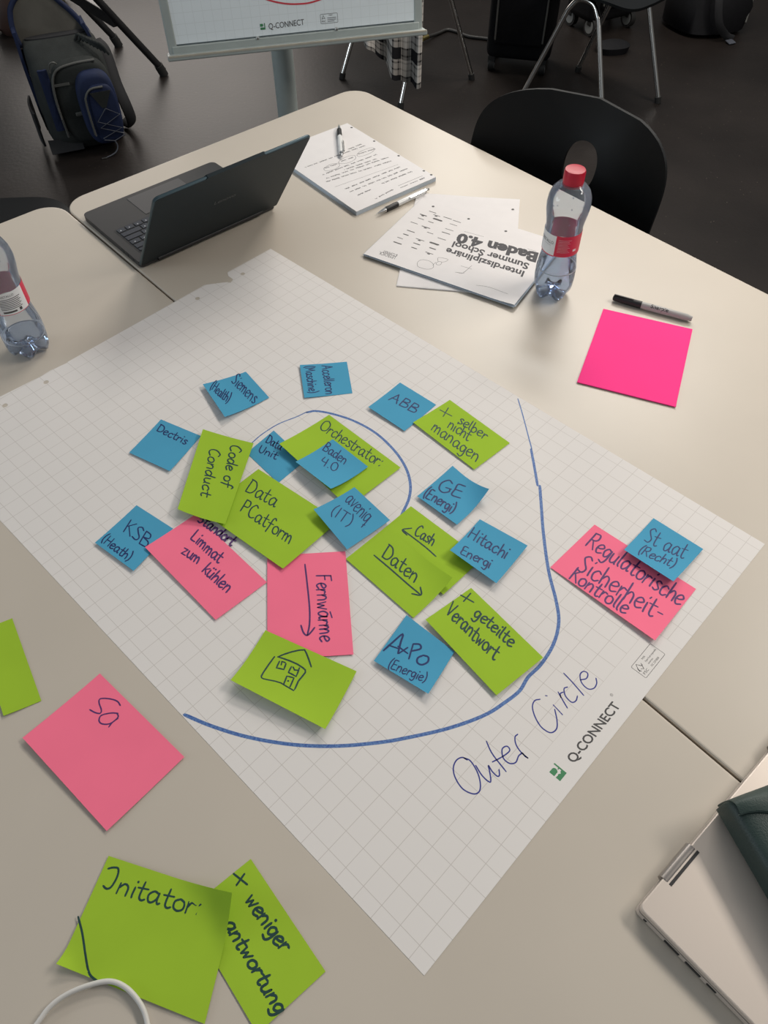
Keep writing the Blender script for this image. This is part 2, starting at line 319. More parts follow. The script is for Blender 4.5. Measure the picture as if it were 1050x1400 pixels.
# ------------------------------------------------------------------ handwriting: single-stroke letters, x-height .58, capital height 1
def _g(s): return [[tuple(float(t)/100 for t in p.split(',')) for p in st.split()] for st in s.split('|')]
GL = {
'a': (.62, _g('45,50 25,57 6,34 12,4 27,2 42,24 47,54|47,54 45,18 51,2 60,8')), 'b': (.55, _g('9,100 7,50 6,0|7,30 25,56 45,38 38,8 20,-2 7,10')),
'c': (.52, _g('46,48 28,58 8,36 12,6 30,0 48,14')), 'd': (.6, _g('43,50 22,57 5,30 16,2 36,12 47,45|51,100 47,40 51,0')),
'e': (.52, _g('7,28 28,32 45,45 30,59 11,46 6,20 20,0 47,12')), 'f': (.5, _g('52,88 38,100 25,80 21,30 14,-18|2,50 46,54')),
'g': (.56, _g('43,50 22,57 6,33 18,4 37,16 45,50|46,55 44,-8 30,-34 5,-26')), 'h': (.54, _g('9,100 7,50 6,0|7,28 25,56 42,44 43,0')),
'i': (.24, _g('11,55 9,20 10,0|12,78 17,88')), 'k': (.5, _g('9,100 7,50 6,0|42,58 9,26|16,32 46,0')), 'l': (.26, _g('11,100 8,20 18,0')),
'm': (.76, _g('7,56 5,0|6,30 20,56 32,44 33,0|33,30 48,56 61,44 64,0')), 'n': (.56, _g('7,56 5,0|6,30 24,56 42,44 43,0')),
'o': (.56, _g('28,58 8,42 8,12 26,0 46,14 46,44 28,58')), 'p': (.54, _g('9,56 6,0 4,-40|8,34 28,57 46,38 38,8 20,0 7,12')),
'q': (.56, _g('43,50 22,57 5,33 16,2 36,12 45,50|46,56 45,0 43,-40|34,-22 56,-14')), 'r': (.42, _g('7,56 5,0|6,28 20,54 40,50')),
's': (.46, _g('41,50 24,58 11,45 25,30 39,15 22,0 4,7')), 't': (.46, _g('21,92 17,18 28,0 42,8|0,56 44,60')),
'u': (.56, _g('6,56 8,14 22,0 40,16 44,56|44,56 42,12 48,0')), 'v': (.48, _g('4,56 20,2|20,2 44,58')), 'w': (.68, _g('4,56 16,2|16,2 31,44|31,44 42,2|42,2 60,58')),
'x': (.5, _g('5,56 44,0|44,58 4,0')), 'z': (.5, _g('5,53 43,56|43,56 6,2|6,2 46,4')), 'ü': (.56, _g('6,56 8,14 22,0 40,16 44,56|44,56 42,12 48,0|14,78 16,84|34,80 36,86')),
'A': (.76, _g('3,0 20,50 36,100|36,100 48,50 64,0|12,36 58,40')), 'B': (.66, _g('11,100 8,50 6,0|10,98 44,94 46,66 10,52|10,52 52,42 50,8 6,0')), 'C': (.68, _g('58,88 36,100 10,64 12,18 34,0 62,14')),
'D': (.72, _g('12,98 9,50 8,2|4,98 44,92 64,52 46,10 6,2')), 'E': (.6, _g('48,98 12,94 8,50 6,4 50,4|9,52 44,54')), 'F': (.6, _g('54,98 12,95|14,96 10,50 6,0|10,54 44,56')),
'G': (.74, _g('58,86 36,100 10,64 12,18 36,0 60,20 60,42|38,42 66,44')), 'H': (.72, _g('10,100 7,0|58,100 56,0|8,50 58,54')), 'I': (.3, _g('14,100 12,50 11,0')),
'K': (.62, _g('10,100 8,50 6,0|54,98 10,46|20,52 56,0')), 'L': (.56, _g('12,100 8,40 8,2 50,4')), 'M': (.84, _g('6,0 12,98|12,98 34,30|34,30 58,98|58,98 66,0')), 'O': (.84, _g('40,100 10,76 8,24 36,0 70,22 72,76 40,100')),
'P': (.62, _g('10,98 8,50 6,0|8,96 44,96 52,70 40,50 9,46')), 'R': (.68, _g('10,98 8,50 6,0|6,94 42,98 50,72 36,54 10,50|24,52 58,0')), 'S': (.6, _g('52,86 34,100 12,82 26,56 46,30 34,4 4,8')),
'T': (.62, _g('4,98 58,100|32,98 30,50 28,0')), 'U': (.66, _g('8,98 8,30 26,0 48,20 54,96')), 'V': (.64, _g('4,100 26,2|26,2 56,100')),
'4': (.6, _g('16,96 8,46 48,44|46,92 44,50 42,0')), '0': (.62, _g('30,98 8,72 8,24 28,0 50,24 50,74 30,98')), '.': (.2, _g('5,0 12,9')), ':': (.26, _g('9,10 15,20|12,52 18,62')),
'-': (.4, _g('6,36 32,38')), '(': (.34, _g('28,112 12,70 10,20 24,-16')), ')': (.34, _g('6,112 22,70 22,20 6,-16')), ' ': (.38, []), "'": (.2, _g('10,100 8,84')),
}
def letters(text):
    x = 0; out = []
    for ch in text:
        adv, st = GL[ch]; jx = random.uniform(-.02, .02); jy = random.uniform(-.03, .03)
        out += [[(x+a+jx, b+jy) for a, b in s] for s in st]; x += adv
    return out, x-.08
def ribbon(mb, pts, w, fn, mi=0):
    """flat ink line of width w along pts (already dense, 2-D), laid on the surface fn(point2d) -> 3-D, with round ends"""
    P = [Vector(fn(q)) for q in pts]
    if len(P) < 2: return
    if sum((q-r).length for q, r in zip(P, P[1:])) < w*1.1:                # a dot
        c = (P[0]+P[-1])/2; mb.add([c+Vector((w*.62*math.cos(k*.7854), w*.62*math.sin(k*.7854), 0)) for k in range(8)], [list(range(8))], mi); return
    vs = []; fs = []; n = len(P)
    for i in range(n):
        t = P[min(i+1, n-1)]-P[max(i-1, 0)]
        if t.length < 1e-7: t = Vector((1e-4, 0, 0))
        nx = Vector((-t.y, t.x, 0)); nx.normalize(); k = .82 if i in (0, n-1) else 1
        vs += [P[i]+nx*w/2*k, P[i]-nx*w/2*k]
    for i in range(n-1): fs.append([2*i, 2*i+1, 2*i+3, 2*i+2])
    for i, sgn in ((0, -1), (n-1, 1)):
        t = (P[min(i+1, n-1)]-P[max(i-1, 0)]); t.z = 0; t = t.normalized()*w*.42*sgn; b = len(vs)
        vs.append((vs[2*i]+vs[2*i+1])/2+t); fs.append([2*i, 2*i+1, b])
    mb.add(vs, fs, mi)
def affine(a, b, c, width):
    A, B, C = Vector(a), Vector(b), Vector(c); return lambda q: A+(B-A)*(q[0]/width)+(C-A)*q[1]
def text_mesh(body, bold=0.0):
    cu = bpy.data.curves.new('printing', 'FONT'); cu.body = body; cu.size = 1; cu.resolution_u = 3; cu.offset = bold
    o = bpy.data.objects.new('printing', cu); COL.objects.link(o); dg = bpy.context.evaluated_depsgraph_get(); dg.update()
    me = bpy.data.meshes.new_from_object(o.evaluated_get(dg)); vs = [v.co.copy() for v in me.vertices]; fs = [list(p.vertices) for p in me.polygons]
    bpy.data.objects.remove(o); bpy.data.curves.remove(cu); bpy.data.meshes.remove(me)
    x0 = min(v.x for v in vs); return [(v.x-x0, v.y) for v in vs], fs, max(v.x for v in vs)-x0
CAPH = .69
def printed(mb, body, a, b, c, z, bold=0.0, mi=0, fn=None):
    vs, fs, w = text_mesh(body, bold); f = affine(a, b, c, w)
    pts = [f((x, y/CAPH)) for x, y in vs]; mb.add([(fn(p) if fn else (p[0], p[1], z)) for p in pts], fs, mi)
# ------------------------------------------------------------------ room shell
def build_room():
    struct(MB().box((0, 3, -.05), (12, 12, .1)).build('floor', M['floor']))
    struct(MB().box((0, 9.05, 1.5), (12, .1, 3)).build('wall_back', M['wall']))
    struct(MB().box((-6.05, 3, 1.5), (.1, 12, 3)).build('wall_left', M['wall']))
    struct(MB().box((6.05, 3, 1.5), (.1, 12, 3)).build('wall_right', M['wall']))
build_room()
# ------------------------------------------------------------------ tables
TN = Vector((math.cos(math.radians(41.6)), math.sin(math.radians(41.6)))); TT = Vector((TN.y, -TN.x))   # across the seam, along the seam
def table(name, label, n0, n1, t0, t1, radii):
    """table whose top spans n0..n1 across the seam and t0..t1 along it"""
    c = TN*((n0+n1)/2)+TT*((t0+t1)/2); w, d = n1-n0, t1-t0
    root = thing(name, label, 'table', (c.x, c.y, 0), math.atan2(TN.y, TN.x), 'tables pushed together')
    bm = bmesh.new(); poly = rrect(-w/2, -d/2, w/2, d/2, radii, 10); vs = [bm.verts.new((x, y, TZ-.026)) for x, y in poly]; f = bm.faces.new(vs)
    ex = bmesh.ops.extrude_face_region(bm, geom=[f]); up = [v for v in ex['geom'] if isinstance(v, bmesh.types.BMVert)]; bmesh.ops.translate(bm, vec=(0, 0, .026), verts=up)
    top = [e for e in bm.edges if all(abs(v.co.z-TZ) < 1e-6 for v in e.verts)]
    bmesh.ops.bevel(bm, geom=top, offset=.003, segments=3, profile=.5, affect='EDGES')
    MB().bm(bm).build('tabletop', M['table'], root)
    bandpts = rrect(-w/2-.0005, -d/2-.0005, w/2+.0005, d/2+.0005, [r+.0005 for r in radii], 10)
    mb = MB(); vs = [(x, y, z) for z in (TZ-.0255, TZ-.0035) for x, y in bandpts]; n = len(bandpts)
    mb.add(vs, [[k, (k+1) % n, n+(k+1) % n, n+k] for k in range(n)]); mb.build('edge_band', M['table_edge'], root, smooth=True)
    fr = MB()
    for sx, ln in ((1, 0), (-1, 0)): fr.box((sx*(w/2-.09), 0, TZ-.046), (.03, d-.2, .04), .003)
    for sy in (1, -1): fr.box((0, sy*(d/2-.09), TZ-.046), (w-.2, .03, .04), .003)
    fr.build('apron', M['grey_metal'], root)
    for sx in (1, -1):
        for sy in (1, -1):
            lg = MB().tube([(sx*(w/2-.09), sy*(d/2-.09), .012), (sx*(w/2-.09), sy*(d/2-.09), TZ-.027)], .02, 14).build('leg', M['grey_metal'], root, smooth=True)
            MB().tube([(sx*(w/2-.09), sy*(d/2-.09), 0), (sx*(w/2-.09), sy*(d/2-.09), .014)], .023, 14).build('foot', M['rubber'], lg)
table('meeting_table', 'beige table at the back carrying the dark laptop, notepad and papers', 0.4688, 1.258, -1.508, .30, [.05]*4)
table('meeting_table', 'beige table in the foreground under most of the flipchart sheet', -.33, .4660, -1.522, .36, [.05]*4)
# ------------------------------------------------------------------ data measured on the table (metres, millimetres, note-relative 0..1)
NOTES=[
{'n': 'sticky_note', 'col': 'blue', 'ink': 'ink_blue', 'loc': [-0.2305, 0.8787, 0.7407], 'c': [[9.7, 51.9], [52.7, -9.3], [-8.9, -59.1], [-53.5, 16.5]], 'lift': (0, 1, 9, 6), 'pw': 2, 'ck': (), 'w': 1.9, 'label': 'blue sticky note with a lifted lower edge, upper left above the drawn curve', 'text': [('Siemens', [0.144, 0.426], [0.968, 0.351], [-0.067, 0.156]), ('(Health)', [0.156, 0.918], [0.685, 0.789], [-0.031, 0.713])], 'sk': []},
{'n': 'sticky_note', 'col': 'blue', 'ink': 'ink_blue', 'loc': [-0.0911, 0.9105, 0.7407], 'c': [[32.3, 42.7], [42.8, -31.6], [-31.7, -43.2], [-43.4, 32.1]], 'lift': (0, 0, 2, 3), 'pw': 2, 'ck': (), 'w': 1.9, 'label': 'blue sticky note with writing turned sideways, top middle of the sheet', 'text': [('Accelleron', [0.061, 0.541], [0.949, 0.549], [0.062, 0.322]), ('(Maschine)', [0.047, 0.894], [0.878, 0.895], [0.038, 0.697])], 'sk': []},
{'n': 'sticky_note', 'col': 'blue', 'ink': 'ink_blue', 'loc': [0.0292, 0.8483, 0.7407], 'c': [[-2.5, 54.5], [52.5, 3.7], [2.3, -53.9], [-52.3, -4.3]], 'lift': (0, 0, 2, 4), 'pw': 2, 'ck': (), 'w': 2.2, 'label': 'blue sticky note touching the green note that reads selber nicht managen', 'text': [('ABB', [0.157, 0.555], [0.82, 0.483], [0.112, 0.304])], 'sk': []},
{'n': 'sticky_note', 'col': 'blue', 'ink': 'ink_blue', 'loc': [-0.3227, 0.771, 0.7407], 'c': [[-16.0, 53.0], [49.9, 17.7], [16.0, -54.0], [-49.9, -16.7]], 'lift': (0, 0, 3, 2), 'pw': 2, 'ck': (), 'w': 1.9, 'label': 'blue sticky note touching the left side of the green Code of Conduct note', 'text': [('Dectris', [0.103, 0.291], [0.856, 0.323], [0.069, 0.108])], 'sk': []},
{'n': 'sticky_note', 'col': 'blue', 'ink': 'ink_blue', 'loc': [-0.3347, 0.6028, 0.7407], 'c': [[-8.6, 54.5], [48.8, 13.5], [10.1, -56.7], [-50.3, -11.2]], 'lift': (0, 0, 3, 3), 'pw': 2, 'ck': (), 'w': 1.9, 'label': 'blue sticky note partly under the leftmost pink note on the sheet', 'text': [('KSB', [0.225, 0.552], [0.864, 0.559], [0.132, 0.291]), ('(Heath)', [0.049, 0.913], [0.774, 0.927], [0.023, 0.736])], 'sk': []},
{'n': 'sticky_note', 'col': 'blue', 'ink': 'ink_blue', 'loc': [-0.1573, 0.7468, 0.7407], 'c': [[-7.6, 52.4], [43.6, -8.2], [7.5, -50.9], [-43.6, 6.8]], 'lift': (0, 0, 0, 0), 'pw': 2, 'ck': (), 'w': 1.9, 'label': 'blue sticky note half hidden under the Orchestrator note, reading Data Unit', 'text': [('Data', [0.083, 0.42], [0.456, 0.294], [0.007, 0.178]), ('Unit', [0.139, 0.762], [0.555, 0.564], [0.069, 0.55])], 'sk': []},
{'n': 'sticky_note', 'col': 'green', 'ink': 'ink_green', 'loc': [0.1161, 0.7902, 0.7414], 'c': [[-12.8, 71.6], [70.4, -20.4], [13.8, -72.7], [-71.4, 21.5]], 'lift': (0, 0, 1, 2), 'pw': 2, 'ck': (), 'w': 2.05, 'label': 'green sticky note reading selber nicht managen, near the start of the long blue curve', 'text': [('selber', [0.344, 0.34], [0.767, 0.298], [0.283, 0.099]), ('nicht', [0.322, 0.594], [0.644, 0.556], [0.246, 0.321]), ('managen', [0.223, 0.877], [0.935, 0.846], [0.148, 0.581])], 'sk': [('plus_sign', [[[0.047, 0.351], [0.222, 0.302]], [[0.09, 0.185], [0.158, 0.438]]])]},
{'n': 'sticky_note', 'col': 'blue', 'ink': 'ink_blue', 'loc': [0.0973, 0.6694, 0.7407], 'c': [[1.9, 56.0], [48.0, -0.2], [1.1, -53.2], [-51.0, -2.5]], 'lift': (1, 0, 5, 4), 'pw': 2, 'ck': ((1, 0, 0.62, 16),), 'w': 2.3, 'label': 'blue sticky note with its right corner curled up, above the Cash note', 'text': [('GE', [0.153, 0.64], [0.652, 0.459], [0.048, 0.338]), ('(Energi)', [0.07, 0.934], [0.764, 0.844], [-0.001, 0.683])], 'sk': []},
{'n': 'sticky_note', 'col': 'green', 'ink': 'ink_green', 'loc': [0.0559, 0.58, 0.7414], 'c': [[-18.6, 71.8], [71.9, -17.1], [18.5, -72.4], [-71.8, 17.7]], 'lift': (0, 0, 2, 0), 'pw': 2, 'ck': (), 'w': 2.05, 'label': 'green sticky note reading Cash with an arrow, half under the Daten note', 'text': [('Cash', [0.28, 0.436], [0.516, 0.394], [0.232, 0.201])], 'sk': [('arrow', [[[0.639, 0.511], [0.463, 0.491], [0.156, 0.493]], [[0.21, 0.356], [0.153, 0.498], [0.238, 0.527]]])]},
{'n': 'sticky_note', 'col': 'green', 'ink': 'ink_green', 'loc': [0.0186, 0.5453, 0.7421], 'c': [[-15.8, 70.9], [67.8, -19.0], [17.1, -70.6], [-69.0, 18.6]], 'lift': (0, 2, 0, 0), 'pw': 2, 'ck': ((1, 0, 0.66, 9),), 'w': 2.18, 'label': 'green sticky note reading Daten with an arrow, over the Cash note', 'text': [('Daten', [0.243, 0.514], [0.725, 0.497], [0.181, 0.226])], 'sk': [('arrow', [[[0.177, 0.591], [0.436, 0.586], [0.67, 0.59], [0.871, 0.584]], [[0.804, 0.476], [0.873, 0.579], [0.795, 0.678]]])]},
{'n': 'sticky_note', 'col': 'blue', 'ink': 'ink_blue', 'loc': [0.137, 0.5748, 0.7428], 'c': [[-6.6, 52.5], [52.8, 7.4], [5.2, -53.7], [-51.4, -6.1]], 'lift': (0, 1, 5, 11), 'pw': 2, 'ck': (), 'w': 2.1, 'label': 'blue sticky note lying over the right end of the green Cash note', 'text': [('Hitachi', [0.048, 0.504], [0.836, 0.49], [0.006, 0.228]), ('Energi', [0.169, 0.932], [0.734, 0.836], [0.111, 0.717])], 'sk': []},
{'n': 'sticky_note', 'col': 'green', 'ink': 'ink_green', 'loc': [0.1193, 0.4443, 0.7435], 'c': [[-9.2, 72.8], [69.3, -25.5], [8.9, -73.5], [-69.1, 26.1]], 'lift': (0, 0, 1, 2), 'pw': 2, 'ck': (), 'w': 2.3, 'label': 'green sticky note reading geteilte Verantwort, inside the lower right of the curve', 'text': [('geteilte', [0.245, 0.333], [0.732, 0.272], [0.205, 0.111]), ('Verantwort', [0.063, 0.67], [0.73, 0.629], [0.007, 0.415])], 'sk': [('plus_sign', [[[-0.001, 0.231], [0.142, 0.159]], [[0.045, 0.077], [0.072, 0.278]]])]},
{'n': 'sticky_note', 'col': 'blue', 'ink': 'ink_axpo', 'loc': [0.0367, 0.4233, 0.7428], 'c': [[-9.6, 55.3], [46.7, 4.3], [12.8, -51.6], [-49.9, -8.0]], 'lift': (0, 0, 5, 2), 'pw': 2, 'ck': (), 'w': 1.54, 'label': 'blue sticky note reading (Energie) in small letters, lowest blue note on the sheet', 'text': [('(Energie)', [0.237, 0.98], [0.859, 0.849], [0.213, 0.795])], 'sk': [('large_writing', [[[0.031, 0.762], [0.076, 0.543], [0.134, 0.319], [0.187, 0.479], [0.251, 0.663]], [[0.044, 0.634], [0.225, 0.579]], [[0.184, 0.554], [0.382, 0.563]], [[0.327, 0.471], [0.261, 0.656]], [[0.368, 0.358], [0.446, 0.635]], [[0.368, 0.358], [0.461, 0.295], [0.51, 0.354], [0.409, 0.488]], [[0.607, 0.424], [0.557, 0.523], [0.592, 0.603], [0.671, 0.589], [0.724, 0.482], [0.689, 0.398], [0.607, 0.424]]])]},
{'n': 'sticky_note', 'col': 'pink', 'ink': 'ink_pink', 'loc': [-0.234, 0.5564, 0.7414], 'c': [[-25.2, 83.6], [83.2, -27.5], [24.8, -82.8], [-82.7, 26.8]], 'lift': (0, 0, 1, 3), 'pw': 2, 'ck': (), 'w': 2.43, 'label': 'pink sticky note about the Limmat, leftmost pink note on the sheet', 'text': [('Standort', [0.072, 0.07], [0.497, -0.033], [0.046, -0.129]), ('Limmat', [0.19, 0.364], [0.569, 0.338], [0.147, 0.158]), ('zum', [0.259, 0.647], [0.45, 0.586], [0.208, 0.455]), ('kühlen', [0.535, 0.616], [0.852, 0.584], [0.507, 0.405])], 'sk': []},
{'n': 'sticky_note', 'col': 'pink', 'ink': 'ink_pink', 'loc': [-0.0958, 0.4974, 0.7421], 'c': [[44.5, 78.7], [58.1, -72.1], [-44.5, -78.7], [-58.1, 72.1]], 'lift': (0, 0, 0, 0), 'pw': 2, 'ck': (), 'w': 2.18, 'label': 'pink sticky note reading Fernwärme with an arrow pointing down', 'text': [('Fernwarme', [0.232, 0.395], [0.868, 0.384], [0.23, 0.203])], 'sk': [('arrow', [[[0.112, 0.524], [0.301, 0.506], [0.543, 0.488], [0.701, 0.496], [0.802, 0.527]], [[0.708, 0.599], [0.775, 0.573], [0.804, 0.534], [0.786, 0.493], [0.736, 0.436]]]), ('umlaut', [[[0.598, 0.242], [0.655, 0.223]]])]},
{'n': 'sticky_note', 'col': 'green', 'ink': 'ink_green', 'loc': [-0.1556, 0.6336, 0.7435], 'c': [[-24.3, 86.4], [94.3, -8.0], [24.3, -86.7], [-94.4, 8.3]], 'lift': (0, 0, 2, 1), 'pw': 2, 'ck': (), 'w': 2.05, 'label': 'green sticky note reading Data Platform, over two pink notes', 'text': [('Data', [0.104, 0.392], [0.449, 0.36], [0.045, 0.173]), ('PCatform', [0.25, 0.681], [0.851, 0.673], [0.191, 0.48])], 'sk': []},
{'n': 'sticky_note', 'col': 'green', 'ink': 'ink_green', 'loc': [-0.2386, 0.7046, 0.7449], 'c': [[47.7, 62.0], [24.8, -87.4], [-41.7, -65.9], [-30.9, 91.3]], 'lift': (3, 4, 10, 3), 'pw': 2, 'ck': (), 'w': 2.18, 'label': 'green sticky note reading Code of Conduct, turned sideways', 'text': [('Code of', [0.082, 0.402], [0.596, 0.316], [0.076, 0.184]), ('Conduct', [0.196, 0.761], [0.764, 0.663], [0.186, 0.548])], 'sk': []},
{'n': 'sticky_note', 'col': 'green', 'ink': 'ink_green', 'loc': [-0.0651, 0.7414, 0.7421], 'c': [[-17.8, 89.0], [89.4, -19.1], [16.1, -91.7], [-87.6, 21.8]], 'lift': (0, 0, 1, 8), 'pw': 2, 'ck': (), 'w': 1.92, 'label': 'large green sticky note reading Orchestrator, behind the Baden 4.0 note', 'text': [('Orchestrator:', [0.072, 0.314], [0.855, 0.216], [0.022, 0.103])], 'sk': []},
{'n': 'sticky_note', 'col': 'blue', 'ink': 'ink_blue', 'loc': [-0.0743, 0.7239, 0.7435], 'c': [[-1.1, 54.0], [51.7, -1.6], [1.1, -53.2], [-51.7, 0.9]], 'lift': (0, 1, 14, 10), 'pw': 2, 'ck': (), 'w': 1.79, 'label': 'blue sticky note reading Baden 4.0, on the Orchestrator note', 'text': [('Baden', [0.069, 0.353], [0.645, 0.309], [-0.023, 0.115]), ('4.0', [0.319, 0.665], [0.685, 0.585], [0.206, 0.442])], 'sk': []},
{'n': 'sticky_note', 'col': 'blue', 'ink': 'ink_blue', 'loc': [-0.0444, 0.6304, 0.7449], 'c': [[3.0, 53.4], [52.5, -5.2], [-4.4, -55.5], [-51.2, 7.3]], 'lift': (0, 0, 3, 9), 'pw': 2, 'ck': (), 'w': 1.66, 'label': 'blue sticky note reading (IT), over the right corner of the Data Platform note', 'text': [('aveniq', [0.134, 0.365], [0.774, 0.385], [0.045, 0.044]), ('(IT)', [0.213, 0.797], [0.651, 0.686], [0.106, 0.564])], 'sk': []},
{'n': 'sticky_note', 'col': 'pink', 'ink': 'ink_pink', 'loc': [0.3058, 0.5305, 0.7407], 'c': [[-20.4, 88.0], [90.6, -15.4], [20.1, -90.9], [-90.3, 18.3]], 'lift': (0, 0, 5, 1), 'pw': 2, 'ck': (), 'w': 2.4, 'label': 'pink sticky note reading Regulatorische Sicherheit, outside the drawn curve', 'text': [('Regulatorische', [0.069, 0.389], [0.98, 0.358], [0.054, 0.107]), ('Sicherheit-', [0.16, 0.795], [0.934, 0.731], [0.127, 0.493]), ('Kontrolle', [0.173, 0.976], [0.701, 0.948], [0.155, 0.744])], 'sk': []},
{'n': 'sticky_note', 'col': 'blue', 'ink': 'ink_thin', 'loc': [0.3668, 0.5735, 0.7421], 'c': [[0.3, 54.3], [53.8, 1.8], [-1.1, -53.5], [-53.0, -2.6]], 'lift': (0, 1, 9, 7), 'pw': 2, 'ck': (), 'w': 1.75, 'label': 'blue sticky note reading Staat (Recht), over the pink note by the sheet edge', 'text': [('St aat', [0.14, 0.575], [0.856, 0.434], [0.074, 0.207]), ('(Recht)', [0.206, 0.889], [0.83, 0.733], [0.187, 0.653])], 'sk': []},
{'n': 'sticky_note', 'col': 'green', 'ink': 'ink_green', 'loc': [-0.1062, 0.3943, 0.7435], 'c': [[-39.8, 63.8], [72.7, 8.3], [39.3, -65.0], [-72.3, -7.1]], 'lift': (0, 0, 7, 11), 'pw': 3, 'ck': (), 'w': 2.05, 'label': 'green sticky note with a drawn house, its lower edge lifting', 'text': [], 'sk': [('house_drawing', [[[0.252, 0.315], [0.291, 0.235], [0.345, 0.148], [0.403, 0.072], [0.448, 0.03], [0.484, 0.07], [0.529, 0.136], [0.592, 0.233]], [[0.223, 0.329], [0.216, 0.474], [0.214, 0.624], [0.218, 0.704], [0.226, 0.733], [0.249, 0.737], [0.299, 0.716], [0.355, 0.688], [0.415, 0.671], [0.486, 0.682], [0.562, 0.689], [0.561, 0.641], [0.551, 0.52], [0.562, 0.411], [0.567, 0.352], [0.555, 0.317], [0.524, 0.302], [0.461, 0.287], [0.394, 0.288], [0.321, 0.297], [0.258, 0.31]], [[0.29, 0.365], [0.294, 0.422], [0.299, 0.482], [0.334, 0.467], [0.37, 0.455], [0.364, 0.406], [0.357, 0.354]], [[0.312, 0.351], [0.347, 0.345]], [[0.312, 0.351], [0.324, 0.409]], [[0.42, 0.361], [0.421, 0.411], [0.424, 0.466], [0.465, 0.466], [0.509, 0.471], [0.503, 0.397], [0.494, 0.325]], [[0.435, 0.355], [0.463, 0.389], [0.493, 0.371]], [[0.446, 0.673], [0.438, 0.597], [0.43, 0.529], [0.462, 0.517], [0.498, 0.507], [0.505, 0.581], [0.511, 0.661]], [[0.461, 0.589], [0.47, 0.593]]])]},
{'n': 'sticky_note', 'col': 'pink', 'ink': 'ink_pink', 'loc': [-0.3128, 0.3134, 0.7406], 'c': [[-24.3, 89.9], [91.6, -11.2], [23.6, -88.8], [-90.9, 10.1]], 'lift': (0, 1, 2, 5), 'pw': 2, 'ck': (), 'w': 1.66, 'label': 'pink sticky note reading Sa, lying on the bare table', 'text': [], 'sk': [('handwriting', [[[0.334, 0.086], [0.285, 0.079], [0.225, 0.118], [0.174, 0.182], [0.192, 0.22], [0.254, 0.256], [0.266, 0.291], [0.23, 0.321], [0.184, 0.337]], [[0.371, 0.159], [0.328, 0.207], [0.288, 0.293], [0.306, 0.344], [0.341, 0.351], [0.382, 0.306], [0.397, 0.243], [0.392, 0.182], [0.364, 0.167]], [[0.402, 0.194], [0.395, 0.26], [0.404, 0.322]]])]},
{'n': 'sticky_note', 'col': 'green', 'ink': 'ink_green', 'loc': [-0.4486, 0.4146, 0.7406], 'c': [[-14.5, 64.2], [51.6, -45.2], [14.4, -64.1], [-51.6, 45.0]], 'lift': (0, 0, 2, 2), 'pw': 2, 'ck': (), 'w': 1.9, 'label': 'blank green sticky note cut off by the left edge, on the bare table', 'text': [], 'sk': []},
{'n': 'sticky_note', 'col': 'green', 'ink': 'ink_green', 'loc': [-0.1269, 0.1237, 0.7406], 'c': [[-10.6, 73.4], [69.5, -25.5], [10.7, -73.4], [-69.6, 25.5]], 'lift': (0, 0, 1, 0), 'pw': 2, 'ck': (), 'w': 2.43, 'label': 'green sticky note reading weniger Verantwortung, under the Initator note', 'text': [('weniger', [0.217, 0.343], [0.698, 0.307], [0.22, 0.144]), ('antwortung', [0.262, 0.698], [0.987, 0.723], [0.284, 0.519])], 'sk': [('plus_sign', [[[0.006, 0.276], [0.141, 0.208]], [[0.061, 0.165], [0.091, 0.322]]])]},
{'n': 'sticky_note', 'col': 'green', 'ink': 'ink_green', 'loc': [-0.2255, 0.1309, 0.7418], 'c': [[-56.7, 69.7], [77.5, 29.8], [60.9, -73.0], [-81.6, -26.5]], 'lift': (0, 3, 0, 2), 'pw': 2, 'ck': ((1, 0, 0.74, 22), (0, 1, 0.9, 8)), 'w': 2.05, 'label': 'large green sticky note reading Initator, partly under the white cable', 'text': [('nitator:', [0.158, 0.288], [0.777, 0.249], [0.159, 0.111])], 'sk': [('large_letter', [[[0.036, 0.111], [0.069, 0.087], [0.108, 0.082], [0.124, 0.152], [0.113, 0.251], [0.086, 0.281], [0.054, 0.267]]]), ('drawn_line', [[[-0.02, 0.585], [0.057, 0.704], [0.14, 0.863], [0.207, 0.975], [0.276, 1.005]]])]},
{'n': 'sticky_note_pad', 'col': 'hot_pink', 'ink': 'ink_pink', 'loc': [0.4152, 0.9638, 0.7418], 'c': [[-32.7, 121.5], [107.4, 64.7], [33.8, -121.7], [-108.5, -64.5]], 'lift': (0, 0, 1, 1), 'pw': 2, 'ck': (), 'w': 1.9, 'label': 'blank hot pink pad of sticky sheets beside the black capped marker', 'thick': 0.0014, 'text': [], 'sk': []}]
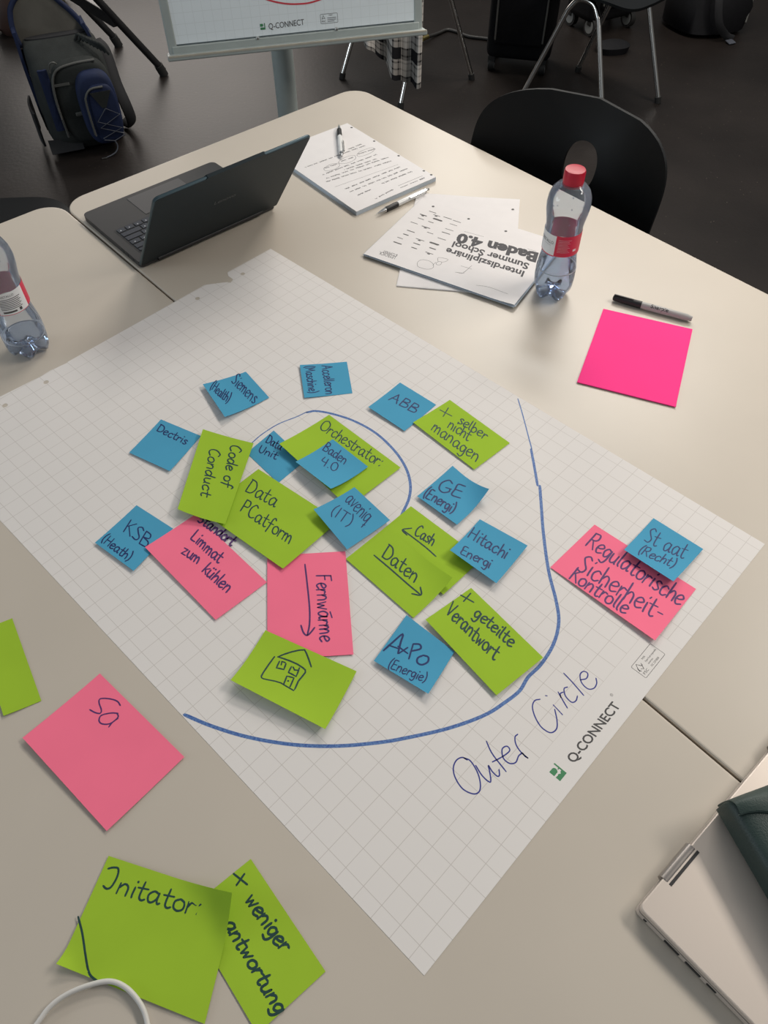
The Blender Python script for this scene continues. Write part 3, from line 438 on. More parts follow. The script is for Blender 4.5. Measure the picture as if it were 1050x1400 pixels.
SHEET={'loc': [0.0347, 0.0944, 0.7401], 'rot': 0.80513, 'top': [[0.6808, 0.9953], [0.5771, 0.9958], [0.5712, 0.9865], [0.5708, 0.9715], [0.5607, 0.967], [0.5577, 0.9732], [0.5517, 0.9777], [0.5249, 0.9959], [0.2428, 0.994], [0.2394, 0.9926], [0.2107, 0.9961], [0.1923, 0.9949], [0.1241, 0.9997], [0, 0.9915]], 'holes': [[0.5934, 0.9722], [0.4914, 0.9739], [0.1916, 0.9766], [0.1195, 0.9761]], 'blank': [[0.2155, 0.0188], [0.4637, -0.001]], 'inner': [[[0.3301, 0.6367], [0.3522, 0.6393], [0.383, 0.6378], [0.4125, 0.6292], [0.4316, 0.6252]], [[0.4297, 0.6248], [0.4419, 0.6165], [0.4552, 0.5932], [0.4672, 0.5577], [0.4713, 0.5154], [0.4642, 0.4713], [0.4511, 0.4374], [0.4331, 0.4124], [0.412, 0.3959], [0.3841, 0.3841]]], 'outer': [[[0.6764, 0.408], [0.6554, 0.3835], [0.6243, 0.349], [0.6054, 0.3281]], [[0.6047, 0.3289], [0.5833, 0.3077], [0.5546, 0.2799]], [[0.5567, 0.2777], [0.5302, 0.2557], [0.4915, 0.2235], [0.4482, 0.1837], [0.4185, 0.1508], [0.3952, 0.1297], [0.366, 0.1164], [0.3336, 0.1111], [0.3091, 0.1122], [0.2881, 0.109], [0.2631, 0.113], [0.2426, 0.118], [0.2185, 0.1283], [0.1914, 0.1431], [0.1597, 0.1642], [0.1329, 0.1839], [0.0964, 0.2163], [0.064, 0.2529], [0.0358, 0.2948], [0.0157, 0.3346], [0.0025, 0.3685]]], 'write': [[[0.1842, 0.1009], [0.1826, 0.1069], [0.1754, 0.1094], [0.1667, 0.1062], [0.1601, 0.0974], [0.1568, 0.0843], [0.1605, 0.0729], [0.1671, 0.07], [0.1747, 0.075], [0.1817, 0.085], [0.1858, 0.0978], [0.1834, 0.1053]], [[0.1859, 0.0906], [0.1823, 0.0792], [0.1818, 0.0703], [0.1838, 0.0678], [0.1911, 0.0752], [0.1954, 0.0805], [0.1931, 0.0731], [0.1929, 0.0662], [0.1955, 0.0652], [0.2, 0.0693]], [[0.2152, 0.0993], [0.2085, 0.0854], [0.2034, 0.0622]], [[0.2013, 0.0797], [0.215, 0.075], [0.2247, 0.0738], [0.2263, 0.0791], [0.2199, 0.0807], [0.213, 0.0734], [0.2132, 0.065], [0.2187, 0.0609], [0.2265, 0.0629], [0.2323, 0.0621]], [[0.2456, 0.0787], [0.2409, 0.0789], [0.2353, 0.0736], [0.232, 0.065], [0.2315, 0.0539]], [[0.2321, 0.062], [0.2311, 0.0572], [0.2319, 0.0542]], [[0.2967, 0.0854], [0.2908, 0.0889], [0.2829, 0.0862], [0.2753, 0.0767], [0.2705, 0.0645], [0.2721, 0.0534], [0.2805, 0.0509], [0.2891, 0.0564], [0.2982, 0.0661]], [[0.3014, 0.0705], [0.2989, 0.0557]], [[0.3044, 0.0837], [0.3056, 0.082]], [[0.3183, 0.0758], [0.3135, 0.0657], [0.3093, 0.0563]], [[0.3148, 0.0692], [0.3183, 0.0726], [0.3222, 0.0713]], [[0.331, 0.0713], [0.3263, 0.073], [0.3201, 0.0667], [0.3185, 0.0572], [0.3234, 0.0545], [0.3297, 0.0566]], [[0.3423, 0.0849], [0.3396, 0.0704], [0.3351, 0.0517]], [[0.3487, 0.0657], [0.355, 0.0616], [0.3613, 0.064], [0.3604, 0.0691], [0.354, 0.0697], [0.3468, 0.0628], [0.3452, 0.0531], [0.3505, 0.0483], [0.3578, 0.0492], [0.3632, 0.0537]]], 'logo': ('Q-CONNECT', [0.2618, 0.0136], [0.3533, 0.0136], [0.2602, 0.024]), 'mark': [[0.2475, 0.0287], [0.2478, 0.014], [0.2352, 0.0137], [0.2353, 0.0283]], 'reg': [0.3578, 0.0287], 'fsc': [[0.4463, 0.0316], [0.4475, 0.0113], [0.4035, 0.0111], [0.4036, 0.031]]}
FLAT={'booklet': {'loc': [0.2274, 1.0875], 'rot': 2.5977, 'size': [0.3205, -0.2181], 'size2': [[0.305, 0.0], [0.0256, -0.2258]], 'text': [('Interdisziplinäre', [0.0256, -0.1009], [0.1817, -0.0962], [0.0225, -0.0839]), ('Summer School', [0.0281, -0.1269], [0.1807, -0.1211], [0.0242, -0.1088]), ('Baden 4.0', [0.0271, -0.1655], [0.1857, -0.1501], [0.0202, -0.1376]), ('LEVRESE', [0.2506, -0.0231], [0.2842, -0.022], [0.2482, -0.0141])], 'logos': [[0.2427, -0.1709], [0.2093, -0.0959], [0.2744, -0.1709], [0.2497, -0.1566], [0.2079, -0.171], [0.2067, -0.1516], [0.2762, -0.1375], [0.2496, -0.1363], [0.2069, -0.1382], [0.2675, -0.1091], [0.233, -0.1228], [0.2045, -0.1168], [0.2386, -0.0934], [0.2741, -0.079], [0.2698, -0.0622], [0.2372, -0.0782], [0.2042, -0.0799], [0.2025, -0.0639], [0.2346, -0.0638], [0.2701, -0.0944], [0.2722, -0.157], [0.264, -0.1896], [0.2512, -0.1832], [0.2287, -0.1861], [0.2077, -0.1847]], 'drawing': [[[0.207, -0.0275], [0.2061, -0.0353], [0.2002, -0.0406], [0.1884, -0.0414], [0.1781, -0.0354], [0.1745, -0.0255], [0.1806, -0.0177], [0.1915, -0.0155], [0.2001, -0.0164], [0.2049, -0.0226], [0.207, -0.0275]], [[0.1782, -0.0323], [0.1784, -0.0443]], [[0.1767, -0.0423], [0.1739, -0.05], [0.1682, -0.0491], [0.1676, -0.0416], [0.1729, -0.0385], [0.1767, -0.0423]], [[0.176, -0.0488], [0.181, -0.0599], [0.1639, -0.0639], [0.1633, -0.0562], [0.1687, -0.05]], [[0.1306, -0.0366], [0.1203, -0.0397], [0.1165, -0.0688]], [[0.1331, -0.0578], [0.1113, -0.0586]], [[0.0832, -0.0193], [0.0601, -0.0261], [0.0234, -0.0241]], [[0.1332, -0.035], [0.1175, -0.0408]]], 'holes': [[0.2731, -0.2083], [0.1919, -0.2043], [0.1109, -0.2014]], 'rule': [[0.0337, -0.1697], [0.1793, -0.1611]], 'page': [0.1354, -0.0132]}, 'loose': {'loc': [0.0248, 1.1544], 'rot': -0.1474, 'tr': [0.2049, 0.32], 'br': [0.2103, 0.2053], 'tl': [0.0177, 0.2933], 'hole': [0.1964, 0.2794]}, 'notepad': {'loc': [0.1122, 1.5163], 'rot': -2.4699, 'size': [0.2093, -0.2246], 's2': [0.2029, 0.0], 's3': [-0.0111, -0.3108], 'holes': [[0.0054, -0.282], [0.0048, -0.2005], [0.004, -0.1169], [0.0033, -0.0348], [0.0017, -0.0128]], 'head': [[0.0196, -0.0144], [0.0841, -0.0149], [0.0188, -0.0214], [0.0825, -0.0225]], 'lines': [[[0.0243, -0.0489], [0.1034, -0.0506]], [[0.0237, -0.0639], [0.1742, -0.0665]], [[0.031, -0.0792], [0.1743, -0.0812]], [[0.0299, -0.1099], [0.1897, -0.1284]], [[0.025, -0.1259], [0.1799, -0.1392]], [[0.0366, -0.1516], [0.1772, -0.1559]], [[0.0257, -0.173], [0.0683, -0.1775]], [[0.0833, -0.1734], [0.1163, -0.1763]], [[0.1266, -0.1729], [0.1578, -0.1748]], [[0.0325, -0.1978], [0.1883, -0.2036]], [[0.0347, -0.208], [0.0751, -0.2076]], [[0.1349, -0.0469], [0.1694, -0.0461]], [[0.1003, -0.0186], [0.1504, -0.0129]], [[0.0483, -0.1368], [0.1292, -0.1437]]], 'rule': [[0.0288, -0.0892], [0.1858, -0.1008]], 'loops': [[[0.0244, -0.172], [0.0286, -0.1821], [0.0557, -0.1835], [0.0715, -0.1759], [0.0692, -0.166], [0.0425, -0.1645], [0.0244, -0.172]], [[0.0759, -0.1779], [0.0911, -0.1839], [0.1156, -0.1798], [0.1211, -0.1699], [0.1044, -0.1611], [0.0834, -0.1655], [0.0759, -0.1779]], [[0.1224, -0.1734], [0.137, -0.1797], [0.159, -0.1758], [0.1618, -0.1641], [0.1451, -0.1582], [0.1285, -0.1626], [0.1224, -0.1734]]]}, 'pens': [[[-0.0854, 1.5911], [-0.0963, 1.7391]], [[-0.0078, 1.3858], [0.0924, 1.472]]], 'marker': [[0.4028, 1.1103], [0.5244, 1.0504]], 'cable': [[-0.3292, 0.0372], [-0.3155, 0.0575], [-0.3071, 0.0707], [-0.2949, 0.0803], [-0.2765, 0.0876], [-0.2569, 0.091], [-0.2411, 0.0863], [-0.2268, 0.0754], [-0.2179, 0.0636], [-0.2122, 0.0472], [-0.2109, 0.0262]], 'bottles': [[0.2981, 1.1322], [-0.5823, 0.9889]], 'silver': {'loc': [0.2404, 0.1477], 'rot': 0.7176, 'pts': [[-0.0141, -0.1117], [0.0393, 0.0015], [0.0846, -0.0043], [0.1327, 0.0005]], 'side': [[0.0022, -0.0131], [0.0025, -0.0421], [0.0017, -0.0636], [0.002, -0.0823]], 'pouch': [[0.1303, 0.0006], [0.1431, -0.002], [0.177, -0.0137], [0.0943, -0.0816], [0.1393, -0.0185]]}, 'board': {'loc': [-0.5697, 2.2316, 0.7], 'rot': 0.2383, 'w': 0.7064, 'paper': [[0.0153, 0.0298], [0.017, 0.1331], [0.6938, 0.0361], [0.6957, 0.0793]], 'logo': [[0.2752, 0.0463], [0.3726, 0.0487], [0.2751, 0.0598]], 'mark': [[0.2533, 0.0616], [0.2671, 0.0619], [0.2661, 0.047], [0.2522, 0.0468]], 'screws': [[0.2407, 0.0292], [0.4601, 0.032]], 'fsc': [[0.4192, 0.0687], [0.4662, 0.0677], [0.4655, 0.0469], [0.4187, 0.0474]], 'arc': [[0.2463, 0.1343], [0.2709, 0.1178], [0.2988, 0.1075], [0.3333, 0.0998], [0.3667, 0.0971], [0.3968, 0.098], [0.4377, 0.1063], [0.4589, 0.1178]], 'trayleft': [[0.0011, 0.0005], [0.0004, 0.015]], 'trayr': [[0.7067, -0.0003], [0.7056, 0.01]]}}
# ------------------------------------------------------------------ flipchart sheet
def build_sheet():
    bm = bmesh.new(); top = list(SHEET['top'])
    outer = [(0, 0), (.68, 0)]+[tuple(q) for q in top]
    def loop(pts):
        vs = [bm.verts.new((x, y, 0)) for x, y in pts]; return [bm.edges.new((vs[i], vs[(i+1) % len(vs)])) for i in range(len(vs))]
    es = loop(outer)
    for x, y in SHEET['holes']: es += loop([(x+.0042*math.cos(k*math.pi/10), y+.0042*math.sin(k*math.pi/10)) for k in range(20)])
    bmesh.ops.triangle_fill(bm, use_beauty=True, edges=es)
    for f in bm.faces: f.normal_update()
    bmesh.ops.recalc_face_normals(bm, faces=bm.faces)
    r = bmesh.ops.extrude_face_region(bm, geom=bm.faces[:]); up = [v for v in r['geom'] if isinstance(v, bmesh.types.BMVert)]
    bmesh.ops.translate(bm, vec=(0, 0, .0002), verts=up)
    o = MB().bm(bm).build('flipchart_sheet', M['sheet'], loc=SHEET['loc'], rot=SHEET['rot'])
    tag(o, 'large squared flipchart sheet with blue drawn curves, spread over both tables', 'paper')
    e = .00026; surf = lambda q: (q[0], q[1], e)
    def ink(name, strokes, w, m, ws=None):
        mb = MB()
        for i, s in enumerate(strokes): ribbon(mb, [(v.x, v.y) for v in smooth_path([(x, y, 0) for x, y in s], 6)], ws[i] if ws else w, surf)
        return mb.build(name, m, o)
    ink('drawn_curve', SHEET['inner'], .004, M['ink_marker'], [.0018, .0040])['label'] = 'short blue curve round the Orchestrator note'
    ink('drawn_curve', SHEET['outer'], .004, M['ink_marker'], [.0018, .0038, .0042])['label'] = 'long blue curve sweeping round the notes'
    ink('handwriting', SHEET['write'], .0015, M['ink_pen'])['label'] = 'blue handwritten words Outer Circle'
    mb = MB(); printed(mb, *SHEET['logo'], e, .018); lg = mb.build('printed_logo', M['print'], o)
    mb = MB(); x, y = SHEET['mark'][3]; s = .0122; x0, y0 = SHEET['mark'][2][0], SHEET['mark'][2][1]
    q = lambda pts: mb.add([(SHEET['mark'][2][0]+a*s, SHEET['mark'][2][1]+b*s*1.15, e) for a, b in pts], [list(range(len(pts)))])
    q([(0, .55), (.5, .55), (.62, .65), (.66, .8), (.6, .95), (.45, 1.02), (0, 1.02)]); q([(0, 0), (1, 0), (1, .42), (.72, .42), (.6, .3), (.4, .42), (.25, .38), (0, .42)]); q([(.86, .42), (1, .42), (1, 1.15), (.86, 1.15)]); q([(.72, .62), (.9, .62), (.9, .7), (.72, .7)])
    mb.build('printed_emblem', M['logo_green'], o)
    mb = MB(); rx, ry = SHEET['reg']; ribbon(mb, [(rx+.0016*math.cos(k*.2618), ry+.0016*math.sin(k*.2618)) for k in range(25)], .0003, surf); printed(mb, 'R', (rx-.0006, ry-.0009), (rx+.0008, ry-.0009), (rx-.0006, ry+.001), e); mb.build('registered_sign', M['print'], o); mb = MB()
    F = SHEET['fsc']; x0, y0 = F[2]; x1, y1 = F[0]
    ribbon(mb, rrect(x0, y0, x1, y1, .0015, 4)+[(x1, y1-.0015)], .0005, surf)
    ribbon(mb, [(x0+.004, y0+.013), (x0+.002, y0+.010), (x0+.004, y0+.0085), (x0+.003, y0+.0125), (x0+.007, y0+.018), (x0+.010, y0+.0125), (x0+.012, y0+.0125)], .0009, surf)
    ribbon(mb, [(x0+.0065, y0+.0105), (x0+.0085, y0+.008), (x0+.0125, y0+.0145)], .0009, surf)
    printed(mb, 'FSC', (x0+.003, y0+.003), (x0+.012, y0+.003), (x0+.003, y0+.0062), e)
    printed(mb, 'MIX', (x0+.018, y0+.0155), (x0+.024, y0+.0155), (x0+.018, y0+.0178), e)
    printed(mb, 'Paper from responsible', (x0+.018, y0+.011), (x0+.041, y0+.011), (x0+.018, y0+.0132), e); printed(mb, 'sources', (x0+.018, y0+.0072), (x0+.028, y0+.0072), (x0+.018, y0+.0094), e); printed(mb, 'FSC C010858', (x0+.018, y0+.0025), (x0+.034, y0+.0025), (x0+.018, y0+.005), e)
    mb.build('printed_mark', M['print'], o)
build_sheet()
# ------------------------------------------------------------------ sticky notes
def build_note(d):
    C4 = d['c']; lift = d['lift']; pw = d['pw']; th = d.get('thick', .00015)
    def S(u, v, dz=0.0):
        w4 = ((1-u)*(1-v), u*(1-v), u*v, (1-u)*v); x = sum(w*c[0] for w, c in zip(w4, C4))/1000; y = sum(w*c[1] for w, c in zip(w4, C4))/1000
        uu, vv = min(max(u, 0), 1), min(max(v, 0), 1)
        z = (lift[0]*(1-uu)+lift[1]*uu)*(1-vv)**pw+(lift[3]*(1-uu)+lift[2]*uu)*vv**pw
        for cu, cv, t, h in d['ck']:
            s = ((uu if cu else 1-uu)+(vv if cv else 1-vv))/2
            if s > t: z += h*((s-t)/(1-t))**2
        return (x, y, z/1000+dz)
    o = MB().sheet(lambda u, v: S(u, 1-v), 20, 20, th).build(d['n'], M[d['col']], smooth=True, loc=d['loc'], angle=50)
    tag(o, d['label'], 'sticky note', d['col'].replace('_', ' ')+' notes' if d['n'] == 'sticky_note' else None)
    ink = M[d['ink']]; w = d['w']/1000; on = lambda q: S(q[0], q[1], .00012)
    mb = MB()
    for body, a, b, c in d['text']:
        st, width = letters(body); f = affine(a, b, c, width)
        for s in st: ribbon(mb, [tuple(f((v.x, v.y))) for v in smooth_path([(x, y, 0) for x, y in s], 5)], w, on)
    if d['text']: mb.build('handwriting', ink, o)
    for nm, strokes in d['sk']:
        mb = MB()
        for s in strokes: ribbon(mb, [(v.x, v.y) for v in (smooth_path([(x, y, 0) for x, y in s], 4) if nm != 'house_drawing' else [Vector((x, y)) for x, y in s])], w if nm != 'large_writing' else .0024, on)
        mb.build(nm, ink, o)
for d in NOTES: build_note(d)
# ------------------------------------------------------------------ dark laptop
def build_laptop():
    W_, D_ = .306, .220
    root = thing('laptop', 'open dark teal laptop standing at the back edge of the table, seen from behind', 'laptop', (-.4425, 1.2120, TZ), math.radians(41.3))
    # local: x along the hinge (to the right), y towards the keyboard front
    bm = bmesh.new(); poly = rrect(0, 0, W_, D_, [.012, .012, .008, .008], 6)
    b = MB().prism(poly, .0025, .0135).build('base', M['laptop_deck'], root)
    for fx, fy in ((.03, .02), (W_-.03, .02), (.03, D_-.02), (W_-.03, D_-.02)): MB().lathe([(.006, 0), (.006, .003)], 12).build('rubber_foot', M['rubber'], b, loc=(fx, fy, 0))
    mb = MB()
    for k, (y, w) in enumerate(((.028, .010), (.047, .009), (.064, .012))): mb.box((-.0002, y, .0078), (.001, w, .004), .0004)
    mb.build('side_port', M['port'], b)
    MB().box((W_/2, D_-.048, .0137), (.120, .074, .0006)).build('touchpad', M['touchpad'], b)
    MB().prism(rrect(.016, .030, W_-.016, .126, .003, 3), .0134, .0137).build('key_well', M['port'], b)
    rows = [(.0365, .009, [1]*14), (.050, .0145, [1]*13+[1.6]), (.0665, .0145, [1.5]+[1]*12+[1.2]), (.083, .0145, [1.8]+[1]*11+[1.9]), (.0995, .0145, [1.3]+[1]*11+[2.3]), (.116, .0145, [1.2, 1, 1, 1, 5.6, 1, 1, 1, 1, 1])]
    x0, x1 = .019, W_-.019
    for y, h, ws in rows:
        tot = sum(ws); x = x1
        for w in ws:
            kw = (x1-x0)*w/tot; k = MB().box((x-kw/2, y, .0143), (kw-.003, h-.0015, .0012), .0004, 1).build('key', M['key'], b)
            if w <= 1.3 and h > .01: MB().box((x-kw/2-.0015, y-.002, .01492), (.0022, .003, .0001)).build('legend', M['key_print'], k)
            x -= kw
    hz = .0125
    hg = MB(); hg.tube([(.035, -.003, hz-.003), (W_-.035, -.003, hz-.003)], .0045, 12); hg.build('hinge', M['port'], root, smooth=True)
    a = math.radians(54); L = .226; mx = Matrix.Translation((0, -.002, hz-.001)) @ Matrix(((1, 0, 0), (0, -math.cos(a), math.sin(a)), (0, math.sin(a), math.cos(a)))).to_4x4()
    # lid local: x along, y up the lid, z = towards the screen side is -z after the turn
    lid = MB(); lid.prism(rrect(0, 0, W_, L, [.007, .007, .003, .003], 6), -.003, .003, 0, mx); lid.prism([(W_/2-.062, L-.001), (W_/2+.062, L-.001), (W_/2+.056, L+.0035), (W_/2-.056, L+.0035)], -.003, .003, 0, mx)
    lo = lid.build('lid', M['laptop_dark'], root)
    n3 = lambda x, y, z: tuple(mx @ Vector((x, y, z)))
    MB().tube([n3(x, y, 0) for x, y in rrect(0, 0, W_, L, [.007, .007, .003, .003], 6)], .0026, 8, closed=True).build('lid_rim', M['laptop_edge'], lo, smooth=True)
    front = -.0034 if (mx.to_3x3() @ Vector((0, 0, 1))).y < 0 else .0034
    MB().prism(rrect(.006, .012, W_-.006, L-.007, .003, 3), front-.0002, front+.0002, 0, mx).build('screen', M['screen'], lo)
    back = -front; mb = MB()
    vs, fs, w = text_mesh('Lenovo', .01); S = .045/w
    mb.add([n3(W_/2-.0225+x*S, L*.545+y*S, back*1.03) for x, y in vs], fs); mb.build('lid_lettering', M['emboss'], lo)
build_laptop()
# ------------------------------------------------------------------ silver laptop, pouch, cable
def build_silver():
    d = FLAT['silver']
    root = thing('laptop', 'closed champagne silver laptop at the lower right corner, under a green pouch', 'laptop', (d['loc'][0], d['loc'][1], TZ), d['rot'])
    W_, D_ = .322, .224
    b = MB().prism(rrect(0, -D_, W_, 0, [.006, .006, .012, .012], 6), .0015, .0095).build('base', M['laptop_silver'], root)
    for fx, fy in ((.03, -.02), (W_-.03, -.02), (.03, -D_+.02), (W_-.03, -D_+.02)): MB().lathe([(.006, 0), (.006, .002)], 12).build('rubber_foot', M['rubber'], b, loc=(fx, fy, 0))
    bm = bmesh.new(); poly = rrect(.0006, -D_, W_-.0006, -.0008, [.006, .006, .012, .012], 6)
    vs = [bm.verts.new((x, y, .0108)) for x, y in poly]; f = bm.faces.new(vs); ex = bmesh.ops.extrude_face_region(bm, geom=[f]); up = [v for v in ex['geom'] if isinstance(v, bmesh.types.BMVert)]; bmesh.ops.translate(bm, vec=(0, 0, .0072), verts=up)
    bmesh.ops.bevel(bm, geom=[e for e in bm.edges if all(v.co.z > .0175 for v in e.verts)], offset=.0012, segments=2, profile=.5, affect='EDGES')
    lid = MB().bm(bm).build('lid', M['laptop_silver'], root)
    MB().prism(rrect(.001, -D_+.001, W_-.001, -.0015, .008, 4), .0092, .0110).build('lid_gap', M['port'], root)
    for x in (.0395, W_-.0395-.046):
        MB().tube([(x, -.0030, .0124), (x+.046, -.0030, .0124)], .0064, 20).build('hinge', M['hinge'], root, smooth=True)
        MB().box((x+.023, -.0092, .0179), (.047, .0030, .0006)).build('hinge_slot', M['port'], lid)
    for x0, y, w, h in ((0, -.0125, .0035, .0030), (0, -.043, .0165, .0042), (0, -.0665, .0165, .0042), (0, -.0865, .010, .0035)): MB().box((-.0002, y, .0058), (.0012, w, h), .0003, 1).build('side_port', M['port'], b)
build_silver()
def build_pouch():
    d = FLAT['silver']; r = d['rot']; ox, oy = .1285, .003
    cx = d['loc'][0]+ox*math.cos(r)-oy*math.sin(r); cy = d['loc'][1]+ox*math.sin(r)+oy*math.cos(r)
    root = thing('zip_pouch', 'dark green leather zip pouch lying on the silver laptop', 'pouch', (cx, cy, TZ+.0182), r+math.radians(-23.5))
    # local: -y runs along the pouch towards the viewer, +x across it
    L, Wd, H = .20, .105, .046
    def sec(t):                                                   # rounded slices stacked along the length
        k = min(1, .55+t*6) if t < .08 else 1
        return k
    mb = MB(); mx = Matrix(((1, 0, 0), (0, 0, -1), (0, 1, 0))).to_4x4()
    secs = []
    for t, k in ((0, .78), (.006, .90), (.02, .97), (.06, 1), (.5, 1.02), (.9, 1), (.97, .9), (1, .6)):
        secs.append((t*L, Wd/2, H*k/2, Wd/2*(.94+.06*k), H*k/2, 5))
    mb.loft(secs, 40, 0, mx); mb.build('body', M['leather'], root, smooth=True, angle=60)
    edge = lambda u: .016+.020*math.sin(min(1, u*1.5)*math.pi/2)**2-.012*max(0, u-.55)*2
    def flap(u, v):                                             # end flap turned up over the short end
        x = .004+u*(Wd-.008); e = edge(u); hz = H+.0014-.004*abs(2*u-1)**5
        if v < .35: k = v/.35; return (x, .0015-.0035*k*k, .010+(hz-.016)*k)
        k = (v-.35)/.65; return (x, -.002-(e-.002)*k, hz-.006*(1-min(1, k*2.5))**2+.0016*math.sin(k*math.pi))
    fo = MB().sheet(flap, 20, 20, .0016).build('end_flap', M['leather_light'], root, smooth=True, angle=70)
    MB().tube(smooth_path([(u/12*(Wd-.004)+.002, -edge(u/12)-.0004, H+.0012-.004*abs(2*u/12-1)**5) for u in range(13)], 3), .0011, 8).build('seam_piping', M['leather'], fo, smooth=True)
    ztop = lambda y: H*1.0+.0012
    MB().tube(smooth_path([(.046, -.034, .0462), (.049, -.052, .0468), (.053, -.085, .0472), (.054, -.19, .0470)], 5), .0016, 8).build('seam_piping', M['leather_light'], root, smooth=True)
    MB().tube(smooth_path([(.056, -.034, .0462), (.061, -.052, .0468), (.065, -.085, .0472), (.066, -.19, .0470)], 5), .0016, 8).build('seam_piping', M['leather_light'], root, smooth=True)
    MB().tube(smooth_path([(.051, -.036, .0464), (.055, -.052, .0468), (.059, -.085, .0470), (.060, -.19, .0468)], 5), [.0042]*16, 8, flat=.25).build('zip', M['leather_in'], root, smooth=True)
build_pouch()
cb = MB().tube(smooth_path([(x, y, 0) for x, y in FLAT['cable']], 8), .0024, 12).build('white_cable', M['cable'], smooth=True, loc=(0, 0, TZ+.0046)); tag(cb, 'white cable looping into the bottom left corner, over a green note', 'cable')
# ------------------------------------------------------------------ notepad, pens, papers
def scribble(mb, a, b, amp, w, z):
    A, B = Vector(a), Vector(b); L = (B-A).length; t = (B-A)/L; n = Vector((-t.y, t.x)); x = 0
    while x < L:
        ln = min(random.uniform(.008, .022), L-x); pts = []; k = max(3, int(ln/.0009))
        for i in range(k+1):
            q = A+t*(x+ln*i/k)+n*amp*(math.sin(i*2.1+random.uniform(-.5, .5))*random.uniform(.4, 1)); pts.append((q.x, q.y, 0))
        ribbon(mb, [(v.x, v.y) for v in smooth_path(pts, 3)], w, lambda q: (q[0], q[1], z)); x += ln+random.uniform(.003, .006)
def build_notepad():
    d = FLAT['notepad']; H = .009
    root = thing('notepad', 'white writing pad with handwritten notes beside the dark laptop', 'notepad', (d['loc'][0], d['loc'][1], TZ), d['rot'])
    MB().prism([(0, 0), (0, -.305), (.208, -.305), (.208, 0)][::-1], 0, H-.0006).build('page_block', M['paper_edge_shaded'], root)
    e = H+.0001
    bm = bmesh.new()
    def loop(pts):
        vs = [bm.verts.new((x, y, 0)) for x, y in pts]; return [bm.edges.new((vs[i], vs[(i+1) % len(vs)])) for i in range(len(vs))]
    es = loop([(0, 0), (.208, 0), (.208, -.305), (0, -.305)])
    bmesh.ops.triangle_fill(bm, use_beauty=True, edges=es); bmesh.ops.recalc_face_normals(bm, faces=bm.faces)
    r = bmesh.ops.extrude_face_region(bm, geom=bm.faces[:]); bmesh.ops.translate(bm, vec=(0, 0, .0006), verts=[v for v in r['geom'] if isinstance(v, bmesh.types.BMVert)])
    top = MB().bm(bm).build('top_page', M['white_paper'], root, loc=(0, 0, H-.0006))
    mb = MB()
    for x, y in d['holes']: mb.add([(x+.0028*math.cos(k*math.pi/8), y+.0028*math.sin(k*math.pi/8), .00065) for k in range(16)], [list(range(16))])
    mb.build('punched_hole', M['print'], top)
    mb = MB()
    for s in d['lines']: scribble(mb, s[0], s[1], 0.0026, .00085, .0007)
    for s in d['loops']: ribbon(mb, [(v.x, v.y) for v in smooth_path([(x, y, 0) for x, y in s], 5)], .0007, lambda q: (q[0], q[1], .0007))
    mb.build('handwriting', M['print'], top)
    mb = MB(); ribbon(mb, d['rule'], .0006, lambda q: (q[0], q[1], .0007)); h = d['head']
    ribbon(mb, [h[2], h[3]], .0009, lambda q: (q[0], q[1], .0007)); printed(mb, 'ABB', h[0], [h[0][0]+(h[1][0]-h[0][0])*.22, h[0][1]+(h[1][1]-h[0][1])*.22], [h[0][0], h[0][1]+.004], .0007, .02)
    scribble(mb, [h[0][0]+(h[1][0]-h[0][0])*.28, h[0][1]+.0015], [h[1][0], h[1][1]+.0015], .0011, .0009, .0007)
    mb.build('printed_heading', M['print_dark'], top)
build_notepad()
def pen(label, tip, end, z, roll=0.0):
    a, b = Vector((*tip, z)), Vector((*end, z)); L = .142; t = (b-a).normalized()
    root = thing('ballpoint_pen', label, 'pen', ((a.x+b.x)/2-t.x*L/2, (a.y+b.y)/2-t.y*L/2, z), math.atan2(t.y, t.x), 'white ballpoint pens')
    mx = Matrix.Rotation(math.pi/2, 4, 'Y')
    MB().lathe([(.0006, 0), (.0009, .004), (.0030, .012), (.0046, .024)], 20, 0, mx).build('tip', M['silver'], root, smooth=True)
    MB().lathe([(.0046, .024), (.0052, .026), (.0050, .036), (.0054, .048), (.0050, .056)], 20, 0, mx).build('grip', M['pen_black'], root, smooth=True)
    MB().lathe([(.0050, .056), (.0053, .058), (.0053, .125), (.0046, .128)], 20, 0, mx).build('barrel', M['pen_white'], root, smooth=True)
    MB().lathe([(.0048, .128), (.0048, .132), (.0026, .133), (.0026, .141), (.0018, .142)], 16, 0, mx).build('push_button', M['silver'], root, smooth=True)
    cm = Matrix.Rotation(roll, 4, 'X')
    MB().box((.107, 0, .0082), (.044, .0042, .0011), .0004, 1, 0, cm).box((.127, 0, .0065), (.006, .0042, .0042), .0006, 1, 0, cm).build('clip', M['silver'], root)
(a, b), (c, d_) = FLAT['pens']
pen('white ballpoint pen with a black grip, lying across the writing pad', b, a, TZ+.0092+.0055, -.9)
pen('white ballpoint pen with a black grip, on the table between pad and booklet', c, d_, TZ+.0057, .8)
